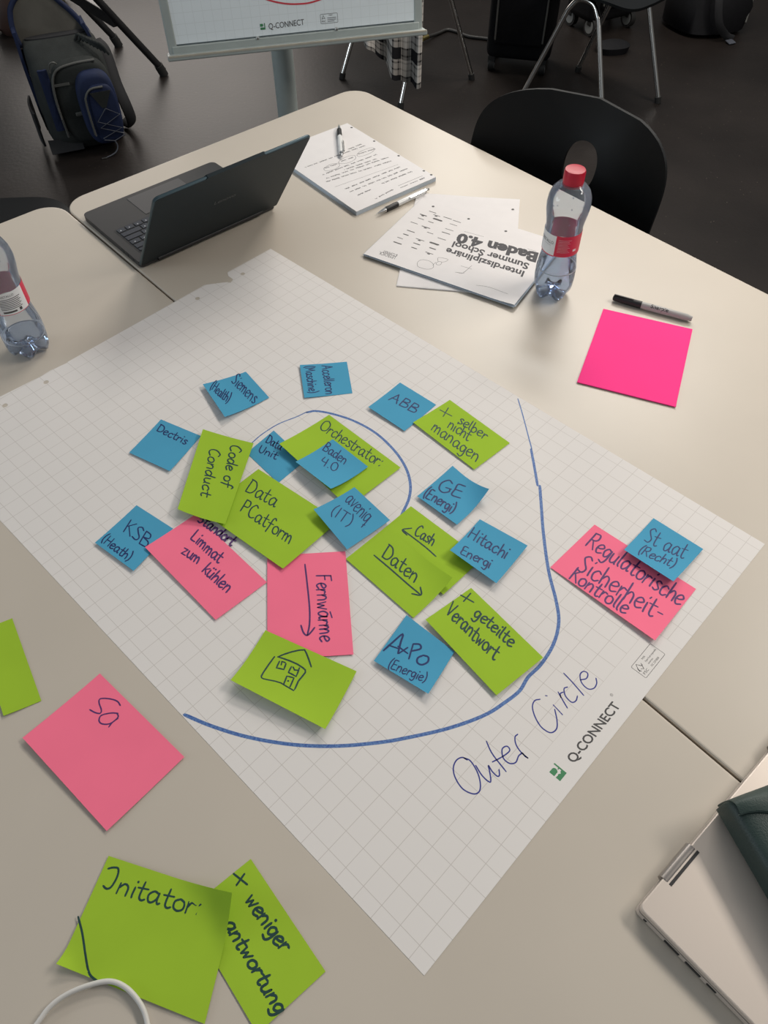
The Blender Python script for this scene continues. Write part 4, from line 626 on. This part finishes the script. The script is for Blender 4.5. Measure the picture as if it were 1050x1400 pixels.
def build_marker():
    a, b = [Vector((*q, TZ+.0066)) for q in FLAT['marker']]; t = (b-a).normalized()
    root = thing('permanent_marker', 'grey permanent marker with a black cap, above the hot pink notes', 'marker', a, math.atan2(t.y, t.x)); mx = Matrix.Rotation(math.pi/2, 4, 'Y')
    MB().lathe([(.0030, 0), (.0046, .001), (.0052, .006), (.0060, .025), (.0064, .046), (.0064, .050)], 24, 0, mx).build('cap', M['pen_black'], root, smooth=True)
    MB().box((.018, 0, .0063), (.034, .003, .0016), .0006).build('cap_clip', M['pen_black'], root)
    MB().lathe([(.0058, .050), (.0060, .052), (.0063, .080), (.0058, .128), (.0046, .132), (.0044, .1365), (.0036, .137)], 24, 0, mx).build('barrel', M['marker_grey'], root, smooth=True)
    mb = MB(); vs, fs, w = text_mesh('Sharpie', .01); S = .030/w
    def wrap(x, y):
        ang = math.radians(30)-(y-.3*S)/.0064; r = .00645; return (x, -r*math.sin(ang), r*math.cos(ang))
    mb.add([wrap(.066+x*S, y*S) for x, y in vs], fs); mb.build('lettering', M['pen_black'], root)
build_marker()
def build_papers():
    d = FLAT['loose']; root = thing('loose_sheets', 'loose white sheets sticking out from under the printed booklet', 'paper', (d['loc'][0], d['loc'][1], TZ), d['rot'])
    W_, H_ = .2075, .316
    MB().prism([(0, 0), (W_, 0), (W_, H_), (0, H_)], .0002, .0018).build('page_block', M['white_paper'], root)
    tp = MB().sheet(lambda u, v: (u*W_+.0015, v*H_+.001, .0021+.004*max(0, v-.8)**2*25*max(0, u-.6)), 10, 12, .00012).build('top_page', M['white_paper'], root)
    mb = MB(); x, y = d['hole']; mb.add([(x+.0028*math.cos(k*math.pi/8), y+.0028*math.sin(k*math.pi/8), .00245+.004*max(0, y/H_-.8)**2*25*max(0, x/W_-.6)) for k in range(16)], [list(range(16))]); mb.build('punched_hole', M['print'], tp)
    d = FLAT['booklet']; root = thing('printed_booklet', 'stapled white booklet with a large black printed title, seen upside down', 'booklet', (d['loc'][0], d['loc'][1], TZ+.0028), d['rot'])
    W_, H_ = .306, .2215
    for k, (dx, dy) in enumerate(((.003, -.002), (0, .001), (-.002, -.001))):
        MB().prism([(dx, -H_+dy), (W_+dx, -H_+dy), (W_+dx, dy), (dx, dy)], .0002+k*.0011, .0012+k*.0011).build('inner_pages', M['paper_edge_shaded'], root)
    def cov(x, y): # cover rises slightly at the reader's bottom right and the top left corner
        return .0037+.0025*max(0, 1-x/.06)**2*max(0, 1+y/.08)+.0006+.0004*math.sin(x*22)*max(0, -y/.22)
    cover = MB().sheet(lambda u, v: (u*W_, -H_+v*H_, cov(u*W_, -H_+v*H_)), 24, 18, .00014).build('cover_page', M['white_paper'], root, smooth=True)
    fn = lambda q: (q[0], q[1], cov(q[0], q[1])+.00012)
    mb = MB()
    for i, (t, a, b, c) in enumerate(d['text']): printed(mb, t if i < 3 else 'LEVRESE', a, b, c, 0, 0.05 if i == 2 else .028, 0, fn) if i < 3 else None
    ribbon(mb, d['rule'], .0007, fn); mb.build('printed_title', M['print_dark'], cover)
    mb = MB(); printed(mb, 'LEYROICK', d['text'][3][1], d['text'][3][2], d['text'][3][3], 0, 0, 0, fn)
    q = lambda k, dx, dy: (d['text'][3][k][0]+dx, d['text'][3][k][1]+dy)
    printed(mb, '& COMPANY', q(1, 0, -.007), q(2, -.004, -.007), q(3, 0, -.0085), 0, 0, 0, fn)
    mb.build('printed_name', M['print_dark'], cover); mb = MB()
    for k, (x, y) in enumerate(d['logos']):
        w, h = ((.017, .0056) if k in (0, 1) else (random.uniform(.010, .018), random.uniform(.0016, .0034)))
        ribbon(mb, [(x-w/2, y), (x+w/2, y)], h, fn)
        if k % 5 == 2: ribbon(mb, [(x-.002, y+.003), (x+.002, y+.003)], .0035, fn)
    mb.build('printed_emblems', M['print'], cover)
    mb = MB()
    for s in d['drawing']: ribbon(mb, [(v.x, v.y) for v in smooth_path([(x, y, 0) for x, y in s], 4)], .0006, fn)
    mb.build('pen_doodle', M['print'], cover)
    mb = MB()
    for x, y in d['holes']: mb.add([fn((x+.0028*math.cos(k*math.pi/8), y+.0028*math.sin(k*math.pi/8))) for k in range(16)], [list(range(16))])
    mb.build('punched_hole', M['print'], cover)
build_papers()
# ------------------------------------------------------------------ bottles
def cyl_patch(mb, r, z0, z1, a0, a1, mi=0, n=24, wave=None):
    vs = []; fs = []
    for i in range(n+1):
        a = math.radians(a0+(a1-a0)*i/n); lo = z0+(wave(i/n) if wave else 0)
        for z in (lo, z1): vs.append((r*math.cos(a), r*math.sin(a), z))
    for i in range(n): fs.append([2*i, 2*i+2, 2*i+3, 2*i+1])
    mb.add(vs, fs, mi)
def cyl_text(mb, body, r, z, h, a0, width, bold=0.0):
    vs, fs, w = text_mesh(body, bold); S = width/w
    mb.add([(r*math.cos(math.radians(a0)+x*S/r), r*math.sin(math.radians(a0)+x*S/r), z+y/CAPH*h) for x, y in vs], fs)
def bottle(label, loc, white, level, kind):
    root = thing('water_bottle', label, 'bottle', (loc[0], loc[1], TZ), 0, 'clear plastic water bottles')
    prof = [(.010, .010), (.020, .004), (.027, .003), (.0315, .012), (.0335, .024), (.0342, .040), (.0338, .055), (.0322, .068), (.0303, .080), (.0298, .088), (.0304, .092), (.0304, .130), (.0302, .136), (.0318, .146), (.0343, .160), (.0352, .172), (.0338, .184), (.0298, .194), (.0235, .201), (.0165, .205), (.0142, .207), (.0142, .214)]
    def petal(r, z, a):
        k = max(0, 1-z/.03); return (r*(1+.07*k*math.cos(5*a)), z+.010*k*(1-math.cos(5*a))/2)
    MB().lathe(prof, 60, 0, None, petal).build('body', M['clear'], root, smooth=True, angle=80)
    wp = [(r-.0012, max(z, .0045)) for r, z in prof if z < level-.002]; rl = wp[-1][0]
    MB().lathe([(.004, .012)]+[(r, z+.001) for r, z in wp]+[(rl, level)], 60, 0, None, petal).build('water', M['water'], root, smooth=True, angle=50)
    MB().tube([((rl+.0004)*math.cos(k*math.pi/24), (rl+.0004)*math.sin(k*math.pi/24), level) for k in range(48)], .0009, 6, closed=True).build('water_line_highlight', M['meniscus_highlight'], root, smooth=True)  # ring at the water level, its bright highlight put into the pale colour
    cap = MB().lathe([(.0160, .2055), (.0163, .208), (.0163, .2245), (.0155, .2268), (.012, .2275), (.004, .2275)], 48, 0, None, lambda r, z, a: (r*(1+.018*math.cos(24*a)) if .207 < z < .2255 else r, z)).build('cap', M['red_cap'], root, smooth=True, angle=50)
    MB().lathe([(.0158, .2018), (.0162, .2022), (.0162, .2048), (.0158, .2052)], 36).build('tamper_ring', M['red_cap'], root, smooth=True)
    R = .0308; z0, z1 = .0925, .1295; w0, w1 = white
    mb = MB(); cyl_patch(mb, R, z0, z1, w1, w0+360, 0, 48); cyl_patch(mb, R, z0-.001, z0+.004, w0, w1, 0, 20)
    lb = mb.build('label', M['label_red'], root, smooth=True)
    mb = MB(); cyl_patch(mb, R+.0002, z0+.003 if kind else z0, z1 if not kind else z1-.001, w0, w1, 0, 24, (lambda t: .006*max(0, .35-t)**.5*1.4-.002) if kind else None); lw = mb.build('label_panel', M['label_white'], lb, smooth=True); lw['label'] = 'white panel of the red label'
    mb = MB()
    if kind:
        cyl_text(mb, 'CRISTALLO', R+.0004, z1-.0165, .0052, w1-62, .030)
        cyl_patch(mb, R+.0004, z1-.0195, z1-.0192, w1-40, w1-14, 0, 6)
        mb.build('lettering', M['print'], lw)
        mb = MB()
        for k in range(9): cyl_patch(mb, R+.0003, z1-.007-k*.0027, z1-.0066-k*.0027, w1+8, w1+48-(k*7 % 11), 0, 8)
        cyl_patch(mb, R+.0003, z1-.0285, z1-.0245, w1+58, w1+70, 0, 4)
        mb.build('small_print', M['label_white'], lb)
    else:
        cyl_text(mb, 'CRISTALLO', R+.0004, z1-.0072, .0034, w0+12, .025)
        for k in range(7): cyl_patch(mb, R+.0004, z1-.0115-k*.0028, z1-.0104-k*.0028, w0+10, w0+74-(k*5 % 9), 0, 8)
        cyl_patch(mb, R+.0004, z0+.0028, z0+.0058, w0+12, w0+50, 0, 6); cyl_patch(mb, R+.0004, z0+.0025, z0+.0075, w0+58, w0+66, 0, 4)
        mb.build('lettering', M['print'], lw)
    dr = MB(); rr = random.Random(5)
    for k in range(34):
        z = rr.uniform(.146, .198); a = rr.uniform(0, 6.28); r = next((p[0]+(q[0]-p[0])*(z-p[1])/(q[1]-p[1])) for p, q in zip(prof, prof[1:]) if p[1] <= z <= q[1])-.0012
        s = rr.uniform(.0006, .0015); dr.lathe([(s*.3, -s*.8), (s*.9, -s*.3), (s*.9, s*.3), (s*.3, s*.8)], 8, 0, Matrix.Translation((r*math.cos(a), r*math.sin(a), z)))
    dr.build('droplets', M['water'], root, smooth=True)['kind'] = 'stuff'
(bx, by), (lx, ly) = FLAT['bottles']
bottle('clear water bottle with a red cap and red label, standing beside the booklet', (bx, by), (-222, -120), .058, True)
bottle('nearly empty clear water bottle cut off by the left edge of the picture', (lx, ly), (-98, -8), .034, False)
# ------------------------------------------------------------------ chairs
def tubeU(mb, x, xf, y, r):
    pts = [(x+(xf-x)*1.0, -y, .012)]; path = [(xf, -y, .012), (x+(xf-x)*.1, -.075, .385), (x, -.045, .422), (x, -.018, .432), (x, .018, .432), (x, .045, .422), (x+(xf-x)*.1, .075, .385), (xf, y, .012)]
    seg = [Vector(path[0]), Vector(path[1])]+smooth_path(path[1:-1], 5)[1:]+[Vector(path[-1])]
    mb.tube(seg, r, 14); return mb
def shell_chair(label, loc, yaw, legs, group=None):
    root = thing('shell_chair', label, 'chair', (loc[0], loc[1], 0), yaw, group)
    n = 64
    def oval(a, b, pw, sx=1.0, sy=1.0, cx=0, cy=0):
        out = []
        for k in range(n):
            t = 2*math.pi*k/n; c, s = math.cos(t), math.sin(t); out.append((cx+a*math.copysign(abs(c)**(2/pw), c), cy+b*math.copysign(abs(s)**(2/pw), s)))
        return out
    def seat(x, y, d): return (x, y, .452+.30*x*x+.012*max(0, -y/.2)-.55*max(0, y-.10)**2*3+d)
    MB().ring([(0, 0)]*n, oval(.205, .205, 4.2), 12, seat, .010).build('seat', M['shell'], root, smooth=True, angle=50)
    outer = []
    for x, z in oval(1, 1, 6.0):
        hw = .230-.030*max(0, -z); zz = .665+(.168+.020*(1-x*x) if z > 0 else .185)*z
        outer.append((x*hw, zz))
    inner = [(x, z) for x, z in oval(.040, .050, 2.2, cx=0, cy=.722)]
    def back(x, z, d): return (x, -.285+.085*(x/.22)**2-(z-.66)*.22-d, z)
    MB().ring(inner, outer, 10, back, .0075).build('backrest', M['shell'], root, smooth=True, angle=50)
    mb = MB()
    for x in (-.12, .12): mb.sheet(lambda u, v, x=x: (x-.03+u*.06, -.19-.082*v, .462+.035*v*v+.02*v), 3, 8, .010)
    mb.build('back_bracket', M['shell'], root, smooth=True)
    for sx in (1, -1):
        o = tubeU(MB(), sx*.165, sx*.205, .225, .0105).build('leg_frame', legs, root, smooth=True)
        for sy in (1, -1): MB().tube([(sx*.205, sy*.2255, 0), (sx*.203, sy*.220, .026)], .0145, 12).build('rubber_foot', M['rubber'], o, smooth=True)
    MB().tube([(-.165, 0, .432), (.165, 0, .432)], .009, 12).build('cross_tube', legs, root, smooth=True)
    return root
shell_chair('black shell chair with an oval hole in the backrest, tucked in behind the bottle', (.236, 1.392), math.radians(138), M['chrome'], 'black shell chairs')
shell_chair('black shell chair with chrome legs standing alone, top right of the picture', (.937, 3.565), math.radians(-137), M['chrome'], 'black shell chairs')
shell_chair('chrome legged chair behind the flipchart board, with a checked shirt hanging from it', (.12, 3.80), math.radians(131), M['chrome'], 'black shell chairs')
shell_chair('black shell chair at the left edge, mostly hidden by the front table', (-1.02, 1.745), math.radians(-86), M['chrome'], 'black shell chairs')
def build_shirt():
    def f(u, v):
        x = -.13+.27*u; fold = .022*math.sin(u*17+1)+.012*math.sin(u*31); drop = .36*v*(.55+.45*math.sin(min(1, u*1.25)*math.pi/2)**2)
        return (x, fold*(.3+v), .42-drop)
    o = MB().sheet(f, 48, 20, .003, uv=True).build('checked_shirt', M['plaid'], smooth=True, loc=(.03, 3.47, .06), rot=math.radians(-6), angle=80)
    tag(o, 'black and white checked shirt hanging below the flipchart board', 'shirt')
build_shirt()
# ------------------------------------------------------------------ flipchart easel
def build_easel():
    d = FLAT['board']; w = d['w']; H = 1.02
    root = thing('flipchart_easel', 'grey framed flipchart easel with a squared pad, standing behind the table', 'flipchart', (*d['loc'][:2], 0), d['rot'])
    T = Matrix.Translation((0, 0, d['loc'][2])) @ Matrix.Rotation(math.radians(-10), 4, 'X')       # board local: x along, z up the board, -y to the viewer
    MB().box((w/2, .012, H/2), (w-.03, .014, H-.02), .002, 1, 0, T).build('board_panel', M['board_white'], root)
    fr = MB()
    for x in (.012, w-.012): fr.box((x, .010, H/2), (.024, .030, H), .004, 2, 0, T)
    fr.box((w/2, .010, H-.012), (w, .030, .024), .004, 2, 0, T); fr.build('frame', M['board_frame'], root)
    tr = MB().box((w/2, -.008, .006), (w+.012, .055, .012), .003, 2, 0, T).box((w/2, .002, .018), (w-.02, .020, .022), .002, 1, 0, T).build('tray', M['board_frame'], root)
    MB().box((w/2, -.0345, .0105), (w+.008, .003, .006), .001, 1, 0, T).build('tray_lip', M['board_wood'], tr)
    L = lambda q, dy=0: tuple(T @ Vector((q[0], -dy, q[1])))
    px0, py0 = .016, .033; 
    pad = bpy.data.objects.new('paper_pad', None)
    mb = MB().box((.34, .4825, -.004), (.680, .965, .008)); pad = mb.build('paper_pad', M['board_sheet'], root)
    pad.matrix_local = T @ Matrix.Translation((px0, .005, py0)) @ Matrix.Rotation(math.pi/2, 4, 'X') @ Matrix.Translation((0, 0, .008))
    P = lambda q: (q[0]-px0, q[1]-py0, .0006)
    a, b, c = [P(q)[:2] for q in d['logo']]
    mb = MB(); printed(mb, 'Q-CONNECT', a, b, c, .0006); f = [P(q) for q in d['fsc']]; x0, y0 = min(q[0] for q in f), min(q[1] for q in f); x1, y1 = max(q[0] for q in f), max(q[1] for q in f)
    ribbon(mb, rrect(x0, y0, x1, y1, .002, 3)+[(x1, y1-.002)], .0008, lambda q: (q[0], q[1], .0006))
    ribbon(mb, [(x0+.004, y0+.010), (x0+.008, y0+.019), (x0+.012, y0+.011), (x0+.006, y0+.012)], .0014, lambda q: (q[0], q[1], .0006)); printed(mb, 'FSC', (x0+.003, y0+.003), (x0+.014, y0+.003), (x0+.003, y0+.007), .0006)
    printed(mb, 'MIX', (x0+.024, y0+.0165), (x0+.034, y0+.0165), (x0+.024, y0+.020), .0006)
    for k in range(3): ribbon(mb, [(x0+.019, y0+.004+.004*k), (x0+.043-.006*(k == 0), y0+.004+.004*k)], .0014, lambda q: (q[0], q[1], .0006))
    mb.build('printed_logo', M['print'], pad)
    mb = MB(); mk = [P(q) for q in d['mark']]; mx0, my0 = mk[3][0], mk[3][1]; s = .0135
    for r in ([(0, .55), (.55, .55), (.65, .75), (.55, 1.02), (0, 1.02)], [(0, 0), (1, 0), (1, .40), (.7, .36), (.3, .40), (0, .36)], [(.84, .36), (1, .36), (1, 1.1), (.84, 1.1)]): mb.add([(mx0+x*s, my0+y*s, .0006) for x, y in r], [list(range(len(r)))])
    mb.build('printed_emblem', M['logo_green'], pad)
    mb = MB(); ribbon(mb, [(v.x, v.y) for v in smooth_path([(P(q)[0], P(q)[1], 0) for q in d['arc']], 6)], .0040, lambda q: (q[0], q[1], .0006)); mb.build('drawn_curve', M['red_ink'], pad)
    for q in d['screws']: MB().lathe([(.0045, 0), (.0050, .002), (.0035, .004), (.001, .0045)], 16, 0, T @ Matrix.Translation((q[0], -.006, q[1])) @ Matrix.Rotation(math.pi/2, 4, 'X')).build('thumb_screw', M['chrome'], root, smooth=True)
    cx = w*.455
    MB().lathe([(.032, .05), (.032, .9), (.024, .905), (.024, 1.1)], 28, 0, Matrix.Translation((cx, .150, 0))).build('pole', M['board_frame'], root, smooth=True)
    MB().box((cx, .10, .78), (.10, .13, .05), .006).build('bracket', M['board_frame'], root)
    for k in range(5):
        a = 2*math.pi*k/5+.3; e = (cx+.30*math.cos(a), .150+.30*math.sin(a))
        lg = MB().tube([(cx+.02*math.cos(a), .150+.02*math.sin(a), .10), (e[0], e[1], .065)], .016, 12).build('base_arm', M['board_frame'], root, smooth=True)
        MB().tube([(e[0]-.011, e[1], .025), (e[0]+.011, e[1], .025)], .025, 16).build('caster', M['rubber'], lg, smooth=True)
build_easel()
# ------------------------------------------------------------------ backpack on the floor
def build_backpack():
    root = thing('backpack', 'open charcoal and navy backpack on the floor behind the table', 'backpack', (-1.25, 3.27, 0), math.radians(22))
    # local: -y is the pocket side, x to the right
    W2 = .150
    secs = [(.0, 0, 0, W2*.80, .10, 3), (.012, 0, 0, W2*.94, .118, 3.4), (.06, 0, 0, W2*1.02, .130, 3.6), (.16, 0, .004, W2*1.03, .125, 3.4), (.26, 0, .012, W2*.99, .108, 3.2), (.31, 0, .034, W2*.97, .082, 3), (.345, -.004, .060, W2*.93, .047, 2.8), (.362, -.006, .070, W2*.86, .028, 2.6)]
    MB().loft(secs, 44).build('body', M['bag_grey'], root, smooth=True, angle=70)
    MB().loft([(.350, -.006, .072, W2*.80, .022, 2.6), (.366, -.006, .074, W2*.80, .020, 2.6)], 40).build('opening', M['bag_strap'], root, smooth=True)
    def arch(u, v):                                             # open lid standing up behind the opening
        x = (u-.5)*2; hw = W2*(.98-.30*v**2.2); top = 1-.28*abs(x)**2.6; return (x*hw*.92-.012-.035*v, .095+.05*v*top, .330+.170*v*top)
    lid = MB().sheet(arch, 20, 14, .012).build('lid_flap', M['bag_in'], root, smooth=True, angle=70); lid['label'] = 'grey lined lid standing open'
    rim = [arch(0, v/8) for v in range(8)]+[arch(u/12, 1) for u in range(13)]+[arch(1, 1-v/8) for v in range(1, 9)]
    MB().tube(smooth_path(rim, 3), .010, 10).build('lid_rim', M['bag_blue'], lid, smooth=True)
    for sx in (-1, 1): MB().sheet(lambda u, v, sx=sx: (sx*(W2*.975+.006*math.sin(v*3)-.018*v*v)-.020*v*v, .01+.085*u+.035*v, .10+.30*v), 5, 12, .012).build('side_gusset', M['bag_blue'], root, smooth=True)
    def pocket(name, x0, x1, z0, z1, y0, dep, m, pw=3.2, parent=None):
        mb = MB(); cx, cz = (x0+x1)/2, (z0+z1)/2; a, b = (x1-x0)/2, (z1-z0)/2
        mx = Matrix.Translation((cx, y0, cz)) @ Matrix.Rotation(math.pi/2, 4, 'X')
        mb.loft([(-.02, 0, 0, a, b, pw), (dep*.5, 0, 0, a, b, pw), (dep*.85, 0, 0, a*.95, b*.96, pw), (dep, 0, 0, a*.82, b*.86, pw)], 40, 0, mx)
        return mb.build(name, m, parent or root, smooth=True, angle=70)
    pocket('middle_pocket', -.085, .146, .03, .335, -.105, .035, M['bag_grey'])
    for x in (-.088,): MB().sheet(lambda u, v: (-.118+.036*u, -.138-.006*math.sin(u*3.1), .10+.225*v), 4, 8, .012).build('side_panel', M['bag_blue'], root, smooth=True)
    fp = pocket('front_pocket', -.004, .146, .030, .305, -.140, .045, M['bag_blue'], 3.0)
    cp = pocket('compression_panel', .030, .140, .045, .265, -.180, .018, M['bag_blue'], 3.4)
    MB().tube(smooth_path([(.022, -.196, .085), (.022, -.198, .20), (.030, -.198, .235), (.055, -.198, .256), (.10, -.198, .258)], 5), .0042, 8).build('zip', M['zip'], fp, smooth=True)
    MB().tube([(.022, -.205, .118), (.024, -.207, .085)], .0035, 8).build('zip_pull', M['zip_metal'], fp)
    MB().tube(smooth_path([(-.080, -.138, .07), (-.084, -.144, .20), (-.074, -.142, .28), (-.045, -.138, .318), (.02, -.134, .330), (.10, -.13, .330)], 5), .0048, 8).build('zip', M['zip'], root, smooth=True)
    for z in (.19, .165): MB().tube([(-.084, -.151, z), (-.084, -.153, z-.018)], .0032, 8).build('zip_pull', M['zip_metal'], root)
    MB().sheet(lambda u, v: ((.085+(u-.5)*(.016+.064*v)), -.2005, .182+.060*v), 4, 4, .003).build('patch', M['bag_grey'], cp)
    mb = MB(); zz = [(.088, .180), (.045, .135), (.130, .098), (.048, .068)], [(.088, .180), (.136, .150), (.050, .110), (.134, .075)], [(.050, .062), (.090, .052), (.136, .070)]
    for s in zz: mb.tube([(x, -.2025, z) for x, z in s], .0020, 6)
    mb.build('bungee_cord', M['cord'], cp, smooth=True)
    MB().tube(smooth_path([(.090, -.2025, .052), (.094, -.206, .030), (.080, -.214, .012), (.050, -.222, .004), (.030, -.226, .004)], 5), .0026, 8).build('hanging_cord', M['cord'], root, smooth=True)
    MB().box((.028, -.228, .004), (.022, .008, .005), .001).build('cord_tag', M['zip_metal'], root)
    MB().box((-.012, -.150, .155), (.030, .010, .014), .003).build('buckle', M['zip'], root)
    MB().sheet(lambda u, v: (-.080+.065*u, -.144, .262+.008*v), 4, 1, .004).build('webbing', M['zip'], root)
    MB().tube(smooth_path([(-.072, -.146, .315), (-.066, -.150, .345), (-.050, -.150, .350), (-.040, -.148, .342)], 4), .003, 8).build('haul_loop', M['zip'], root, smooth=True)
    MB().tube(smooth_path([(.138, .05, .33), (.158, .02, .30), (.164, -.04, .20), (.180, -.07, .11), (.186, -.04, .04), (.166, .03, .02)], 5), [.026]*26, 10, flat=.45).build('shoulder_strap', M['bag_strap'], root, smooth=True)
    MB().tube(smooth_path([(-.148, .08, .33), (-.156, .05, .24), (-.157, .03, .14), (-.150, .0, .05)], 5), .006, 8).build('side_strap', M['bag_strap'], root, smooth=True)
    MB().sheet(lambda u, v: (-.178-.010*math.sin(u*3.1), -.07+.15*u, .02+.13*v+.012*u), 6, 6, .008).build('bottle_pocket', M['bag_strap'], root, smooth=True)
    MB().sheet(lambda u, v: (-.165+.13*u, -.105-.030*v, .010+.045*(1-v)*(1-.3*u)), 6, 4, .006).build('hem_flap', M['bag_strap'], root, smooth=True)
    mb = MB()
    for k in range(7): mb.tube(smooth_path([(.06+.012*k, .03-.01*k, .352), (.075+.012*k, .02-.012*k, .372-.004*k), (.10+.011*k, -.01-.008*k, .350-.006*k)], 4), .006, 8)
    mb.build('gathered_edge', M['bag_grey'], root, smooth=True)
build_backpack()
o = MB().loft([(.0, 0, 0, .12, .07, 2.4), (.05, 0, 0, .14, .085, 2.4), (.10, .01, 0, .12, .07, 2.4), (.125, .01, 0, .07, .04, 2.2)], 28).build('folded_jacket', M['yellow_cloth'], smooth=True, loc=(-1.86, 4.78, 0), rot=.3); tag(o, 'blue and dull yellow folded jacket on the floor behind the backpack', 'jacket')
o = MB().loft([(0, 0, 0, .10, .08, 3), (.04, 0, 0, .13, .10, 3), (.14, 0, 0, .12, .09, 3), (.20, 0, 0, .08, .06, 2.6)], 28).build('brown_bag', M['brown'], smooth=True, loc=(-1.86, 4.42, 0), rot=.4); tag(o, 'dark brown leather bag in the top left corner, behind the backpack', 'bag')
# ------------------------------------------------------------------ black tube furniture behind
def tube_frame(name, label, cat, loc, yaw, spread, height, lean):
    """folding table standing on two pairs of leaning black legs, each pair joined by a cross bar"""
    root = thing(name, label, cat, (loc[0], loc[1], 0), yaw)
    for sx in (-1, 1):
        for sy in (-1, 1):
            f = Vector((sx*.62, sy*spread, .02)); t = Vector((sx*(.62-lean), sy*spread, height))
            lg = MB().tube([f, t], .016, 12).build('leg', M['black_metal'], root, smooth=True)
            MB().tube([f-Vector((0, 0, .02)), f+(t-f).normalized()*.035], .021, 12).build('rubber_foot', M['rubber'], lg, smooth=True)
        k = .27; MB().box((sx*(.62-lean*k/height), 0, k), (.03, 2*spread, .05), .004).build('cross_bar', M['black_metal'], root)
    MB().box((0, 0, height+.014), (1.3, 2*spread+.16, .028), .008).build('tabletop', M['shell'], root)
    return root
tube_frame('folding_table', 'black folding table legs leaning in at the top left, behind the backpack', 'table', (-1.648, 3.632), math.radians(40), .223, .72, .47)
cb = MB().tube(smooth_path([(.229, 4.23, .02), (.262, 4.275, .012), (.30, 4.318, .008), (.344, 4.357, .008), (.391, 4.328, .008), (.443, 4.272, .008), (.52, 4.245, .008), (.60, 4.215, .008)], 6), .008, 10).build('floor_cable', M['black_cable'], smooth=True); tag(cb, 'black cable with a brass plug on the floor beside the flipchart', 'cable')
MB().tube([(.205, 4.20, .022), (.236, 4.24, .019)], .011, 12).build('plug', M['brass'], cb, smooth=True)
def suitcase(label, loc, yaw, w, d, h, wheels):
    root = thing('suitcase', label, 'suitcase', (loc[0], loc[1], 0), yaw, 'black suitcases')
    b = MB().box((0, 0, .055+h/2), (w, d, h), .035, 4).build('body', M['black_bag'], root, smooth=True, angle=50)
    MB().box((0, -d/2-.008, .055+h*.40), (w*.74, .028, h*.52), .012, 3).build('front_pocket', M['black_bag'], b, smooth=True, angle=50)
    mb = MB(); mb.tube(smooth_path([(-w*.36, -d/2-.023, .055+h*.18), (-w*.36, -d/2-.023, .055+h*.6), (-w*.30, -d/2-.023, .055+h*.645), (w*.30, -d/2-.023, .055+h*.645), (w*.36, -d/2-.023, .055+h*.6), (w*.36, -d/2-.023, .055+h*.18)], 4), .004, 8); mb.build('zip', M['zip'], b, smooth=True)
    MB().box((-w*.36, -d/2-.028, .055+h*.58), (.008, .006, .03), .001).build('zip_pull', M['zip_metal'], b)
    MB().tube(smooth_path([(-.07, 0, .05+h), (-.06, 0, .085+h), (.06, 0, .085+h), (.07, 0, .05+h)], 4), .010, 10).build('handle', M['rubber'], root, smooth=True)
    for sx in (-1, 1):
        for sy in (-1, 1):
            x, y = sx*(w/2-.03), sy*(d/2-.03)
            wl = MB().tube([(x-.013, y, wheels), (x+.013, y, wheels)], wheels, 20).build('wheel', M['rubber'], root, smooth=True, angle=30)
            MB().tube([(x-.0145, y, wheels), (x+.0145, y, wheels)], wheels*.72, 20).build('wheel_disc', M['wheel_grey'], wl, smooth=True, angle=30)
            MB().box((x, y, wheels+.022), (.036, .03, .036), .005).build('wheel_fork', M['rubber'], root)
    return root
suitcase('upright black suitcase behind the black chair, left of the chrome legs', (.66, 3.95), math.radians(-14), .30, .22, .52, .026)
suitcase('black suitcase on light grey wheels seen under the lone chair', (1.13, 4.42), math.radians(28), .30, .22, .5, .042)
o = MB().loft([(0, 0, 0, .075, .055, 2.4), (.03, 0, 0, .085, .06, 2.4), (.045, 0, 0, .05, .03, 2.2)], 28).build('dark_case', M['black_bag'], smooth=True, loc=(1.14, 4.10, 0), rot=.2); tag(o, 'flat oval black case on the floor in front of the grey wheels', 'case')
def build_black_backpack():
    root = thing('backpack', 'black backpack lying on the floor at the top right', 'backpack', (1.66, 4.42, 0), math.radians(24))
    MB().loft([(0, 0, 0, .15, .14, 2.6), (.02, 0, 0, .185, .17, 2.8), (.14, .01, .02, .19, .16, 2.8), (.30, .02, .04, .17, .13, 2.6), (.42, .02, .05, .12, .09, 2.4), (.46, .02, .05, .06, .05, 2.2)], 36).build('body', M['black_bag'], root, smooth=True, angle=70)
    MB().loft([(.02, .03, -.13, .11, .06, 2.6), (.12, .03, -.13, .125, .075, 2.6), (.24, .03, -.10, .10, .06, 2.4), (.27, .03, -.09, .06, .03, 2.2)], 30).build('front_pocket', M['black_bag'], root, smooth=True, angle=70)
    MB().tube(smooth_path([(-.06, -.11, .34), (-.12, -.19, .22), (-.10, -.22, .10), (-.03, -.22, .03), (.01, -.235, .012)], 5), [.018]*21, 10, flat=.35).build('shoulder_strap', M['bag_strap'], root, smooth=True)
    MB().sheet(lambda u, v: (-.035+.04*u, -.235-.035*v, .010-.006*v), 3, 3, .003).build('strap_end', M['cord'], root)
    MB().tube(smooth_path([(.10, -.20, .06), (.15, -.15, .16), (.16, -.10, .26)], 5), .004, 8).build('zip', M['zip'], root, smooth=True)
    for z in (.10, .20): MB().box((.165, -.13, z+.05), (.014, .008, .006), .001).build('zip_pull', M['zip_metal'], root)
build_black_backpack()
